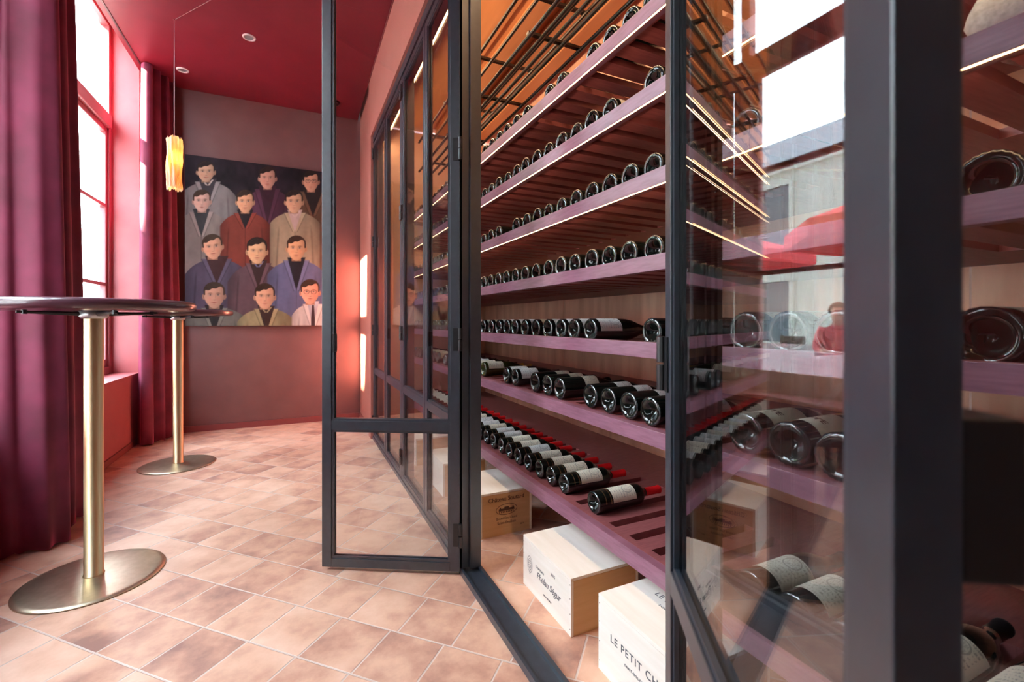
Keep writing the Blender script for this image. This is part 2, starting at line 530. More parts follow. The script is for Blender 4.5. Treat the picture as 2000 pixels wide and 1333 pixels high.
# door leaves
def leaf(idx, label, hinge, d, W, ysign, lock=True, lockside=-1):
    """Leaf from hinge point along unit direction d; thickness to +Y (ysign 1) or -Y."""
    ang = math.atan2(d[1], d[0])
    w = thing('door_%d' % idx, label, None, (hinge[0], hinge[1], 0), ang, kind='structure')
    T, S = .030, .039
    z0, z1 = .026 if ysign == 0 else .015, 2.52
    y0, y1 = (0, T) if ysign > 0 else (-T, 0)
    bm = bmesh.new()
    yc = (y0 + y1) / 2
    box(bm, 0, S, y0, y1, z0, z1, 0, .0015)
    box(bm, W - S, W, y0, y1, z0, z1, 0, .0015)
    box(bm, S, W - S, y0, y1, z0, z0 + .035, 0, .0015)
    box(bm, S, W - S, y0, y1, z1 - .035, z1, 0, .0015)
    box(bm, S, W - S, y0, y1, .566, .603, 0, .0015)
    # glazing beads
    for (a, b) in ((z0 + .035, .566), (.603, z1 - .035)):
        for yy in ((yc + .003, yc + .011), (yc - .011, yc - .003)):
            box(bm, S, S + .009, yy[0], yy[1], a, b)
            box(bm, W - S - .009, W - S, yy[0], yy[1], a, b)
            box(bm, S + .009, W - S - .009, yy[0], yy[1], a, a + .009)
            box(bm, S + .009, W - S - .009, yy[0], yy[1], b - .009, b)
    obj('door_frame', bm, M['steel'], w)
    for (a, b) in ((z0 + .035, .566), (.603, z1 - .035)):
        bm = bmesh.new()
        box(bm, S, W - S, yc - .0025, yc + .0025, a, b)
        obj('pane', bm, M['glass'], w)
    for h in (.16, .93, 1.68, 2.43):
        bm = bmesh.new()
        yk = y0 if ysign > 0 else y1
        yk += -.006 if ysign > 0 else .006
        cyl(bm, (-.004, yk, h - .045), (-.004, yk, h - .002), .008, 12)
        cyl(bm, (-.004, yk, h + .002), (-.004, yk, h + .045), .008, 12)
        box(bm, -.002, .026, min(yk, yc) + (.003 if ysign > 0 else .012), min(yk, yc) + (.007 if ysign > 0 else .016), h - .045, h + .045)
        obj('hinge', bm, M['black'], w)
    if lock:
        bm = bmesh.new()
        if lockside > 0:
            box(bm, W - S - .004, W - .002, y1, y1 + .028, .876, .954, 0, .002)
        else:
            box(bm, W - S - .012, W - S + .002, y0 + .003, y1 - .003, .878, .952, 0, .002)
        obj('lock_case', bm, M['black'], w)
    return w

# leaf swung into the room, seen almost flat
leaf(1, 'open glass door leaf swung out in front of the far wall', (.579, 1.706), (-.872, .490), .560, -1)
# leaf opened back beside the viewer
leaf(2, 'nearest open glass door leaf mirroring the wine shelves', (.5586, .5798), (-.5466, -.8365), .551, 1, True, 1)
idx = 3
for (s, sg, lab) in ((1.734, 1, 'first closed glass door leaf beyond the open leaf'), (2.846, -1, 'second closed glass door leaf beyond the open leaf'),
                     (2.874, 1, 'third closed glass door leaf beyond the open leaf'), (4.000, -1, 'farthest closed glass door leaf by the end wall'),
                     (.566, -1, 'closed glass door leaf behind the mirroring open leaf'), (-.546, 1, 'closed glass door leaf at the right edge')):
    W = .553
    if sg > 0:
        leaf(idx, lab, (.5905, s), (0, 1), W, -1)
    else:
        leaf(idx, lab, (.5905, s), (0, -1), W, 1)
    idx += 1

# ------------------------------------------------------------------ wine shelves
GRID0, PITCH = 1.03, .1022
SH = [(1.907, 'top'), (1.670, 'second'), (1.425, 'third'), (1.188, 'fourth'), (.942, 'fifth'), (.696, 'sixth'), (.320, 'lowest')]
LIP = [.004, .008, .012, .016, .013, .002, .0]      # the front rail stands this much above the boards
S0, S1_ = -1.14, 4.11
SHLAB = ['top wine shelf with a lit lower edge', 'second wine shelf from the top with a lit lower edge', 'third wine shelf from the top with a lit lower edge',
         'fourth wine shelf from the top, unlit', 'eye-level wine shelf, fifth from the top', 'sixth wine shelf from the top, with dark bottles',
         'deep lowest wine shelf just above the wooden crates']
for i, (h, nm) in enumerate(SH):
    t = thing('wine_shelf', SHLAB[i], 'shelf', (0, 0, h), 0, 'stained oak wine shelves')
    th = .045 if i < 6 else .050
    lip = LIP[i]
    bt = .022 + lip if i < 6 else .050
    bm = bmesh.new()
    box(bm, .900, .928, S0, S1_, -th, 0, 0, .0015)
    obj('fascia', bm, M['shelf'], t)
    bm = bmesh.new()
    box(bm, .928, .955, S0, S1_, -bt, -.0004 - lip)
    box(bm, 1.36, BACK, S0, S1_, -bt, -.0004 - lip)
    ks = list(range(-20, 30))
    prev = S0
    for k in ks:
        c = GRID0 + PITCH * k
        if c - .019 > prev:
            box(bm, .955, 1.36, prev, c - .019, -bt, -.0004 - lip)
        prev = c + .019
    box(bm, .955, 1.36, prev, S1_, -bt, -.0004 - lip)
    if i == 6:
        box(bm, .93, 1.5, S0, S1_, -bt - .004, -bt - .0005)
    obj('slotted_board', bm, M['shelf_top'], t)
    if i < 3:
        bm = bmesh.new()
        box(bm, .903, .9065, S0, S1_, -th - .0015, -th)
        obj('light_strip', bm, M['led'], t)
        
def led_lamp(n, h, direction, energy, wdt=.012):
    ld_ = bpy.data.lights.new('led_line', 'AREA')
    ld_.shape = 'RECTANGLE'
    ld_.size = 5.2
    ld_.size_y = wdt
    ld_.energy = energy
    ld_.color = (1.0, .66, .38)
    o_ = bpy.data.objects.new('led_line', ld_)
    d_ = Vector(direction).normalized()
    y_ = d_.cross(Vector((0, 1, 0)))
    o_.matrix_world = Matrix.Translation((n, 1.48, h)) @ Matrix((Vector((0, 1, 0)), Vector((0, 1, 0)).cross(d_) * -1, -d_)).transposed().to_4x4()
    C.objects.link(o_)
for h_, nm_ in SH[:3]:
    led_lamp(.935, h_ - .050, (.75, 0, -1), 4)
led_lamp(.72, 2.575, (1, 0, -.55), 55)
bm = bmesh.new()
box(bm, .69, .704, -1.14, 4.1, 2.585, 2.595)
o = obj('light_strip', bm, M['led_head'])
tag(o, 'warm light strip along the top inside the glass doors', 'light strip')
bm = bmesh.new()
box(bm, .682, .712, -1.14, 4.1, 2.595, 2.72)
tag(obj('light_channel', bm, M['steel']), 'dark channel holding the light strip above the doors', 'light channel')

# hanging wire racks
def rack(label, h, ns, cross, hang, up):
    t = thing('wire_rack', label, 'rack', (0, 0, h), 0, 'black wire racks hung from the oak ceiling')
    bm = bmesh.new()
    for n in ns:
        cyl(bm, (n, -1.1, 0), (n, 3.6, 0), .0088, 8)
    obj('rod', bm, M['rack'], t)
    for s in cross:
        bm = bmesh.new()
        box(bm, ns[0] - .006, ns[-1] + .006, s - .010, s + .010, .0085, .020)
        obj('cross_bar', bm, M['rack'], t)
    for s in hang:
        for n in (ns[0], ns[-1]):
            bm = bmesh.new()
            cyl(bm, (n, s, .012), (n, s, up), .0045, 8)
            obj('hanger', bm, M['rack'], t)
rack('upper black wire rack hung under the oak ceiling', 2.43, [.880, .965, 1.051, 1.129, 1.212], [-.4, .12, .70, 1.24, 1.78, 2.32, 2.9, 3.45], [-.9, 3.45], .289)
rack('lower black wire rack hung just over the top shelf', 2.20, [.882, .935, .986, 1.04, 1.130], [-.5, .05, .60, 1.15, 1.70, 2.28, 2.85, 3.4], [-.9, 3.4], .215)

# ------------------------------------------------------------------ bottles
def arc_label(x0, x1, r, half, off, seg=18, turn=.0):
    bm = bmesh.new()
    uvl = bm.loops.layers.uv.new('UVMap')
    rows = []
    for i in range(seg + 1):
        t = math.pi / 2 + turn - half + 2 * half * i / seg
        rows.append([bm.verts.new((x, r * math.cos(t), off + r * math.sin(t))) for x in (x0, x1)])
    for i in range(seg):
        f = bm.faces.new((rows[i][0], rows[i][1], rows[i + 1][1], rows[i + 1][0]))
        for lp, uv in zip(f.loops, ((0, i / seg), (1, i / seg), (1, (i + 1) / seg), (0, (i + 1) / seg))):
            lp[uvl].uv = uv
    return bm

def bottle_proto(kind, capm, labm, lab_half=1.08, glass='glassbottle', foil=False):
    """Axis along +X, base at x=0, resting at z=0 over a slot."""
    if kind == 'bordeaux':
        r, prof = .0385, [(.186, .0385), (.197, .0372), (.206, .0330), (.214, .0255), (.222, .0185), (.232, .0152), (.296, .0138), (.297, .0152), (.304, .0152), (.304, 0)]
        lab, capx = (.062, .165), (.232, .3045)
    elif kind == 'burgundy':
        r, prof = .0410, [(.130, .0410), (.150, .0402), (.172, .0370), (.195, .0300), (.215, .0225), (.235, .0165), (.250, .0148), (.296, .0138), (.297, .0155), (.303, .0155), (.303, 0)]
        lab, capx = (.020, .112), (.238, .3035)
    elif kind == 'magnum':
        r, prof = .0470, [(.175, .0470), (.200, .0460), (.225, .0420), (.250, .0330), (.272, .0240), (.292, .0180), (.305, .0165), (.352, .0155), (.353, .0172), (.361, .0172), (.361, 0)]
        lab, capx = (.045, .165), (.300, .3615)
    else:   # sparkling: heavier shoulders
        r, prof = .0430, [(.150, .0430), (.172, .0415), (.195, .0360), (.218, .0270), (.238, .0190), (.255, .0165), (.300, .0155), (.302, .0180), (.316, .0180), (.316, 0)]
        lab, capx = (.100, .165), (.238, .3165)
    off = r + .0003
    base = [(.030, 0), (.027, r * .18), (.018, r * .38), (.006, r * .58), (.0015, r * .70), (.0000, r * .80), (.0008, r * .90), (.0035, r * .975), (.0065, r)]
    full = base + [(.0075, r)] + prof
    mats = [0] * 5 + [0, 1, 0, 0] + [0] * 30
    bm = bmesh.new()
    lathe(bm, full, 48, 'X', (0, 0, off), mats, lambda i, j: 1 + (.035 if j % 2 else -.012) if i in (6, 7) else 1)
    root = thing('wine_bottle', '', 'bottle')
    g = obj('glass_body', bm, [M[glass], M['knurl']], root, True)
    # capsule
    bm = bmesh.new()
    nk = [(x, q) for x, q in prof if x >= capx[0] - .001][:-1]
    cp = [(capx[0], nk[0][1] + .0006)] + [(x, q + .0006) for x, q in nk if x > capx[0] + .002] + [(capx[1] + .0006, nk[-1][1] + .0004), (capx[1] + .0008, 0)]
    lathe(bm, cp, 20, 'X', (0, 0, off))
    obj('capsule', bm, M[capm], root, True)
    if labm:
        lb = obj('label', arc_label(lab[0], lab[1], r + .0005, lab_half, off, 18, {'bordeaux': .30, 'burgundy': .62, 'sparkling': .35, 'magnum': .15}[kind]), M[labm], root, True)
    if foil:
        bm = bmesh.new()
        for xx in (.030, .052):
            b2 = arc_label(xx, xx + .0035, r + .0005, 1.25, off, 18, .30)
            me = bpy.data.meshes.new('t'); b2.to_mesh(me); b2.free(); bm.from_mesh(me); bpy.data.meshes.remove(me)
        obj('foil_band', bm, M['foil'], root, True)
    return root

def copy_tree(o, parent=None):
    c = o.copy()
    C.objects.link(c)
    c.parent = parent
    for ch in list(o.children):
        copy_tree(ch, c)
    return c

PROTO = {}
def get_bottle(key):
    spec = {
        'bdx': ('bordeaux', 'cap_red', 'label_cream', 1.25, 'glassbottle', True),
        'bdw': ('bordeaux', 'cap_red', 'label_white', 1.25, 'glassbottle', True),
        'bgw': ('burgundy', 'cap_dark', 'label_white', 1.0, 'glassbottle', False),
        'bgt': ('burgundy', 'cap_dark', 'label_tan', 1.0, 'glassbottle', False),
        'bgn': ('burgundy', 'cap_black', None, 1.0, 'glassbottle', False),
        'bdn': ('bordeaux', 'cap_black', None, 1.0, 'glassbottle', False),
        'bgc': ('burgundy', 'cap_black', 'label_cream', .9, 'glassbottle', False),
        'spn': ('sparkling', 'cap_black', None, 1.0, 'glassbottle', False),
        'spw': ('sparkling', 'cap_black', 'label_white', .9, 'glassbottle', False),
        'spc': ('sparkling', 'cap_black', 'label_cream', .9, 'glassbottle', False),
        'spy': ('sparkling', 'cap_gold', 'label_yellow', .8, 'glassbottle', False),
        'grn': ('burgundy', 'cap_gold', 'label_cream', .8, 'greenbottle', False),
        'mag': ('magnum', 'cap_black', 'label_cream', 1.15, 'glassbottle', False),
        'mgt': ('magnum', 'cap_gold', 'label_plain', 1.15, 'glassbottle', False),
    }[key]
    if key not in PROTO:
        PROTO[key] = bottle_proto(*spec)
        return PROTO[key]
    return copy_tree(PROTO[key])

DESC = {'bdx': 'red-capped bordeaux bottle with cream label', 'bdw': 'red-capped bordeaux bottle with white label',
        'bgw': 'burgundy bottle with white label', 'bgt': 'burgundy bottle with tan label', 'bgn': 'dark unlabelled burgundy bottle',
        'bdn': 'dark narrow-necked wine bottle', 'bgc': 'dark bottle with cream label', 'spn': 'dark heavy-shouldered bottle',
        'spw': 'heavy black bottle with white label', 'spc': 'heavy black bottle with cream label', 'spy': 'gold-capped bottle with yellow label',
        'grn': 'olive bottle with gold cap', 'mag': 'magnum with cream label', 'mgt': 'gold-capped magnum with plain cream label'}
ORD = ['zeroth', 'first', 'second', 'third', 'fourth', 'fifth', 'sixth', 'seventh', 'eighth', 'ninth', 'tenth', 'eleventh', 'twelfth', 'thirteenth', 'fourteenth',
       'fifteenth', 'sixteenth', 'seventeenth', 'eighteenth', 'nineteenth', 'twentieth'] + ['twenty-' + x for x in
       ('first', 'second', 'third', 'fourth', 'fifth', 'sixth', 'seventh', 'eighth', 'ninth')] + ['thirtieth'] + ['thirty-' + x for x in ('first', 'second', 'third', 'fourth', 'fifth', 'sixth', 'seventh', 'eighth', 'ninth')]
SHN = ['top shelf', 'second shelf', 'third shelf', 'fourth shelf', 'fifth shelf', 'sixth shelf', 'lowest shelf']
FRONT = [.940, .940, .940, .937, .934, .934, .950]

def kinds(i, k):
    rr = random.random()
    if k < 0 and i < 4 and (i, k) not in ((3, -7), (3, -8), (0, -1), (1, -2), (2, -2), (2, -3)): return None
    if i == 0:
        if k in (4, 7): return None
        return {5: 'bgc', 8: 'bgc', 12: 'bgc'}.get(k, 'bgn' if rr < .7 else 'bdn') if k < 17 else (None if rr > .93 else 'bgn')
    if i == 1:
        if k in (1,): return None
        return {2: 'bgc', 13: 'bgc'}.get(k, 'spn' if rr < .5 else 'bgn')
    if i == 2:
        if k == 10: return None
        return {9: 'bgw'}.get(k, 'bgn' if rr < .6 else 'bdn')
    if i == 3:
        return {3: 'spy', 14: 'bgw'}.get(k, 'bgn' if rr < .6 else 'spn')
    if i == 4:
        if -8 <= k <= -3: return 'mag'
        if k in (1, 2): return None
        if k <= 0: return 'bgn'
        return 'bgt' if k in (7, 12) else 'bgw'
    if i == 5:
        if -8 <= k <= -3: return 'mgt' if k in (-3, -4) else 'mag'
        if k in (4, 8, 11, 12, 17, 21, 26, -2): return None
        if k in (1, 2): return 'spw'
        if k in (0, -1, 3): return 'spw' if k != 3 else 'spw'
        if k in (5, 6, 7): return 'spc'
        if k in (9, 10): return 'bgw'
        if k in (13, 14): return 'grn'
        return 'bgw' if k < 20 else 'bgt'
    if i == 6:
        if -8 <= k <= -3: return 'mag'
        if k in (-2, -1, 0, 1, 2, 4): return None
        return 'bdx' if k not in (9, 12, 13, 15, 16, 18) else 'bdw'

for i in range(7):
    left = right = 0
    for k in list(range(0, 30)) + list(range(-1, -9, -1)):
        key = kinds(i, k)
        if key is None:
            continue
        s = GRID0 + PITCH * k
        b = get_bottle(key)
        n = FRONT[i] + random.uniform(-.003, .004) + (.01 if i == 6 and key == 'mag' else 0)
        b.location = (n, s + random.uniform(-.002, .002), SH[i][0] - LIP[i])
        b.rotation_euler = (0, 0, random.uniform(-.012, .012) if i < 5 else random.uniform(-.02, .02))
        if k >= 0:
            left += 1
            b['label'] = '%s, %s, %s from the near door stile' % (DESC[key], SHN[i], ORD[left])
        else:
            right += 1
            b['label'] = '%s, %s, %s behind the near door leaf' % (DESC[key], SHN[i], ORD[right])
        b['group'] = 'wine bottles lying on the ' + SHN[i]

# tissue-wrapped bottle seen at the upper right edge
bm = bmesh.new()
rnd = random.Random(3)
prof = [(0, 0), (0, .045), (.02, .055), (.10, .056), (.17, .05), (.22, .036), (.28, .028), (.33, .040), (.36, .012), (.36, 0)]
jit = {}
lathe(bm, prof, 22, 'X', (0, 0, .055), None, lambda i, j: 1 + .16 * (rnd.random() - .5))
o = obj('wrapped_bottle', bm, M['tissue'], None, True)
o.location = (.965, .30, SH[2][0] - .004)
tag(o, 'bottle wrapped in crumpled white tissue at upper right edge', 'bottle')

# ------------------------------------------------------------------ writing
def text(body, size, m, parent, loc, X, Y, name='lettering', ext=.0003, shear=0, spacing=1.0, align='CENTER', sx=1.0):
    cu = bpy.data.curves.new(name, 'FONT')
    cu.body = body
    cu.size = size
    cu.extrude = ext
    cu.shear = shear
    cu.space_character = spacing
    cu.align_x = align
    cu.align_y = 'CENTER'
    cu.materials.append(m)
    tmp = bpy.data.objects.new(name, cu)
    C.objects.link(tmp)
    me = bpy.data.meshes.new_from_object(tmp.evaluated_get(bpy.context.evaluated_depsgraph_get()))
    bpy.data.objects.remove(tmp)
    me.name = name
    o = bpy.data.objects.new(name, me)
    C.objects.link(o)
    o.parent = parent
    X, Y = Vector(X), Vector(Y)
    Z = X.cross(Y)
    mt = Matrix(((X.x, Y.x, Z.x), (X.y, Y.y, Z.y), (X.z, Y.z, Z.z))).to_4x4()
    o.matrix_local = Matrix.Translation(Vector(loc)) @ mt @ Matrix.Diagonal((sx, 1, 1, 1))
    return o

# large letters around the labels of the gold-capped magnums
def bottle_letters(root, body, size, x0, r):
    o_ = text(body, size, M['brand'], root, (0, 0, 0), (1, 0, 0), (0, 1, 0), ext=.0002)
    o_.matrix_local = Matrix.Identity(4)
    for v in o_.data.vertices:
        a_ = v.co.x / r
        rr_ = r + .0012 + v.co.z
        v.co = Vector((x0 + v.co.y, -rr_ * math.sin(a_), r + .0003 + rr_ * math.cos(a_)))

for b_ in [q for q in C.objects if q.name.startswith('wine_bottle') and 'gold-capped magnum' in str(q.get('label', ''))]:
    bottle_letters(b_, 'ETTE', .026, .088, .047)

def ring_mesh(rx, ry, w, seg=40):
    bm = bmesh.new()
    a, b = [], []
    for j in range(seg):
        t = 2 * math.pi * j / seg
        a.append(bm.verts.new((rx * math.cos(t), ry * math.sin(t), 0)))
        b.append(bm.verts.new(((rx - w) * math.cos(t), (ry - w) * math.sin(t), 0)))
    for j in range(seg):
        k = (j + 1) % seg
        bm.faces.new((a[j], a[k], b[k], b[j]))
    return bm

def place(o, loc, X, Y):
    X, Y = Vector(X), Vector(Y)
    Z = X.cross(Y)
    mt = Matrix(((X.x, Y.x, Z.x), (X.y, Y.y, Z.y), (X.z, Y.z, Z.z))).to_4x4()
    o.matrix_local = Matrix.Translation(Vector(loc)) @ mt

# ------------------------------------------------------------------ wooden wine crates
def crate(label, n0, s0, s1, w, h, rz=0):
    """Crate; origin at near left bottom corner (n0, s0)."""
    t = thing('wine_crate', label, 'crate', (n0, s0, 0), rz, 'wooden wine crates under the lowest shelf')
    L = s1 - s0
    b = .010
    for xa in (0, w - b):
        bm = bmesh.new()
        box(bm, xa, xa + b, 0, L, 0, h - b - .001, 0, .0008)
        obj('side_board', bm, M['pine'], t)
    for ya in (.0005, L - b):
        bm = bmesh.new()
        box(bm, b + .0005, w - b - .0005, ya, ya + b - .0005, 0, h - b - .001, 0, .0008)
        obj('end_board', bm, M['pine_end'], t)
    bm = bmesh.new()
    box(bm, b, w - b, b, L - b, 0, b)
    obj('bottom_board', bm, M['pine_end'], t)
    bm = bmesh.new()
    box(bm, 0, w, 0, L, h - b, h, 0, .001)
    obj('lid', bm, M['pine'], t)
    bm = bmesh.new()
    for yy in (.006, L - .006):
        for f in (.12, .38, .64, .88):
            cyl(bm, (-.0006, yy, h * f), (.0004, yy, h * f), .0016, 8)
    obj('nail', bm, M['brand'], t)
    return t

FXn, FYn = (1, 0, 0), (0, 0, 1)      # writing on the near end face
SX, SY = (0, -1, 0), (0, 0, 1)       # writing on the room-side face
TX, TY = (0, -1, 0), (1, 0, 0)       # writing on the lid
c1 = crate('brown-faced crate lettered Château Soutard with an oval house emblem', .760, 1.949, 2.270, .266, .204)
text('Château Soutard', .0285, M['brand'], c1, (.133, -.0006, .168), FXn, FYn, spacing=.96)
o = obj('emblem', ring_mesh(.055, .026, .0025), M['brand'], c1)
place(o, (.133, -.0007, .118), FXn, FYn)
bm = bmesh.new()
box(bm, -.040, .040, -.006, .004, 0, .0002)
box(bm, -.046, .046, -.0075, -.0065, 0, .0002)
box(bm, -.012, .012, .004, .011, 0, .0002)
for j in range(9):
    box(bm, -.038 + j * .0088, -.034 + j * .0088, -.016, -.009, 0, .0002)
for xx in (-.036, .030):
    box(bm, xx, xx + .007, .004, .010, 0, .0002)
o = obj('emblem', bm, M['brand'], c1)
place(o, (.133, -.0007, .119), FXn, FYn)
text('Grand Cru Classé', .0150, M['brand'], c1, (.133, -.0006, .077), FXn, FYn)
text('Saint-Emilion', .0185, M['brand'], c1, (.133, -.0006, .056), FXn, FYn)
text('2013', .009, M['brand'], c1, (.215, -.0006, .036), FXn, FYn)

c2 = crate('white-sided crate lettered Phélan Ségur with a round crest', .784, 1.222, 1.557, .271, .186)
text('CHATEAU', .0125, M['print_grey'], c2, (-.0006, .205, .112), SX, SY, spacing=1.1)
text('Phélan Ségur', .0330, M['print_grey'], c2, (-.0006, .145, .086), SX, SY, shear=.25, spacing=.95)
text('SAINT-ESTEPHE', .0080, M['print_grey'], c2, (-.0006, .150, .040), SX, SY)
text('2015', .0140, M['print_grey'], c2, (-.0006, .112, .138), SX, SY)
for rx, ry in ((.020, .030), (.013, .021)):
    o = obj('crest', ring_mesh(rx, ry, .0014), M['print_grey'], c2)
    place(o, (-.0007, .280, .098), SX, SY)
bm = bmesh.new()
for j in range(11):
    t_ = j * 2 * math.pi / 11
    cx_, cy_ = .0075 * math.cos(t_), .013 * math.sin(t_)
    box(bm, cx_ - .0016, cx_ + .0016, cy_ - .0016, cy_ + .0016, 0, .0002)
box(bm, -.0008, .0008, -.036, -.020, 0, .0002)
o = obj('crest', bm, M['print_grey'], c2)
place(o, (-.0007, .280, .098), SX, SY)

c3 = crate('nearest white crate lettered Le Petit Cheval, cut by the door stile', .7875, .745, 1.082, .271, .217)
text('LE PETIT CHEVAL', .0300, M['print_grey'], c3, (-.0006, .150, .122), SX, SY, spacing=1.15)
text('SAINT-EMILION GRAND CRU', .0100, M['print_grey'], c3, (-.0006, .150, .088), SX, SY, spacing=1.1)
text('2014', .020, M['print_grey'], c3, (-.0006, .125, .055), SX, SY)
text('LE PETIT CHEVAL', .0260, M['print_grey'], c3, (.150, .150, .2173), TX, TY, spacing=1.15)
text('SAINT-EMILION', .0100, M['print_grey'], c3, (.118, .180, .2173), TX, TY, spacing=1.15)
c4 = crate('plain crate on the floor behind the Soutard crate', .753, 2.508, 2.830, .266, .190)
c5 = crate('farthest plain crate seen through the glass doors', .745, 3.140, 3.460, .266, .185)

# ------------------------------------------------------------------ high tables
def bar_table(label, x, y):
    t = thing('bar_table', label, 'table', (x, y, 0), 0, 'round bar tables on brass pedestals')
    bm = bmesh.new()
    lathe(bm, [(0, 0), (0, .222), (.003, .2245), (.006, .2225), (.010, .205), (.014, .10), (.016, .034), (.016, 0)], 72)
    obj('base_plate', bm, M['brass_base'], t, True)
    bm = bmesh.new()
    lathe(bm, [(.0155, .033), (.020, .0325), (.021, .030), (1.018, .030)], 36)
    obj('column', bm, M['brass'], t, True)
    bm = bmesh.new()
    lathe(bm, [(1.043, 0), (1.043, .308), (1.046, .319), (1.052, .326), (1.062, .330), (1.070, .329), (1.077, .325), (1.081, .318), (1.083, .308), (1.083, 0)], 96)
    obj('tabletop', bm, M['table'], t, True)
    bm = bmesh.new()
    for a in range(4):
        c, s = math.cos(a * math.pi / 2 + .6), math.sin(a * math.pi / 2 + .6)
        p0, p1 = Vector((c * .02, s * .02, 1.030)), Vector((c * .21, s * .21, 1.036))
        cyl(bm, p0, p1, .009, 8, .005)
        cyl(bm, (c * .19, s * .19, 1.028), (c * .19, s * .19, 1.043), .008, 10)
    obj('bracket', bm, M['black'], t)
    bm = bmesh.new()
    lathe(bm, [(1.012, .0), (1.012, .036), (1.022, .045), (1.043, .045), (1.043, 0)], 24)
    obj('mounting_plate', bm, M['zinc'], t, True)
    return t
def W2(x, z):   # camera-frame floor coordinates measured from the photo -> room frame
    return (CA * x + SA * z, -SA * x + CA * z)
bar_table('nearer round bar table with dark top beside the big curtain', *W2(-1.63, 1.774))
bar_table('farther round bar table in front of the portrait', *W2(-2.337, 3.186))

# ------------------------------------------------------------------ curtains
def catmull(pts, n=10):
    out = []
    P = [pts[0]] + list(pts) + [pts[-1]]
    for i in range(1, len(P) - 2):
        p0, p1, p2, p3 = [np.array(q, float) for q in P[i - 1:i + 3]]
        for j in range(n):
            t = j / n
            out.append(.5 * ((2 * p1) + (-p0 + p2) * t + (2 * p0 - 5 * p1 + 4 * p2 - p3) * t * t + (-p0 + 3 * p1 - 3 * p2 + p3) * t ** 3))
    out.append(np.array(pts[-1], float))
    return out

def curtain(label, path, top, z0=.012, z1=CEIL - .006, anchor=None, spread=.82, wob=.01):
    """path: plan points at the hem; at the heading the folds are gathered towards the anchor."""
    bot = catmull(path)
    an = np.array(anchor, float)
    rows = 34
    bm = bmesh.new()
    grid = []
    for r in range(rows + 1):
        f = r / rows
        z = z0 + (z1 - z0) * f
        g = (f ** 1.4)
        row = []
        for i, p in enumerate(bot):
            q = p * (1 - g) + (an + (p - an) * np.array([top, spread])) * g
            q = q + np.array([wob * math.sin(i * .35 + f * 3.0), wob * math.cos(i * .27 + f * 2.2)]) * (1 - f)
            row.append(bm.verts.new((q[0], q[1], z + .006 * math.sin(i * .5) * (1 - f))))
        grid.append(row)
    for r in range(rows):
        for i in range(len(bot) - 1):
            bm.faces.new((grid[r][i], grid[r][i + 1], grid[r + 1][i + 1], grid[r + 1][i]))
    o = obj('curtain', bm, M['velvet'], None, True)
    md = o.modifiers.new('thickness', 'SOLIDIFY')
    md.thickness = .006
    tag(o, label, 'curtain', 'burgundy velvet curtains')
    return o
curtain('large burgundy velvet curtain at the left edge behind the near table',
        [(-1.175, 2.60), (-1.175, 2.64), (-1.15, 2.665), (-1.125, 2.64), (-1.095, 2.64), (-1.05, 2.655), (-.985, 2.665), (-.945, 2.70), (-.95, 2.755), (-1.02, 2.785),
         (-1.045, 2.82), (-1.01, 2.855), (-.985, 2.885), (-.985, 2.93), (-1.02, 2.955), (-1.01, 2.99), (-.985, 3.03), (-1.00, 3.07), (-1.06, 3.085), (-1.10, 3.04)],
        .75, anchor=(-1.10, 2.74), spread=.86)
curtain('far burgundy velvet curtain between the window and the portrait',
        [(-1.16, 4.60), (-1.12, 4.555), (-1.07, 4.56), (-1.05, 4.60), (-1.09, 4.63), (-1.04, 4.655), (-1.00, 4.69), (-1.04, 4.725), (-1.02, 4.76), (-.965, 4.77), (-.95, 4.81), (-1.0, 4.845),
         (-.96, 4.88), (-.925, 4.90), (-.96, 4.93), (-1.05, 4.935)],
        .70, anchor=(-1.10, 4.74), spread=.85, wob=.006)

curtain('burgundy velvet curtain gathered against the pier beside the viewer',
        [(-1.10, -.42), (-1.02, -.36), (-1.10, -.29), (-1.02, -.22), (-1.10, -.15), (-1.02, -.08), (-1.10, -.01), (-1.02, .06), (-1.10, .13), (-1.06, .18)],
        .8, anchor=(-1.08, -.12), spread=1.0)

curtain('burgundy velvet curtain drawn over the window behind the viewer',
        [(-1.10 + .08 * (q % 2), -1.80 + q * .075) for q in range(18)], .95, anchor=(-1.08, -1.3), spread=1.0)  # unseen, added to keep window light off the nearest door stile

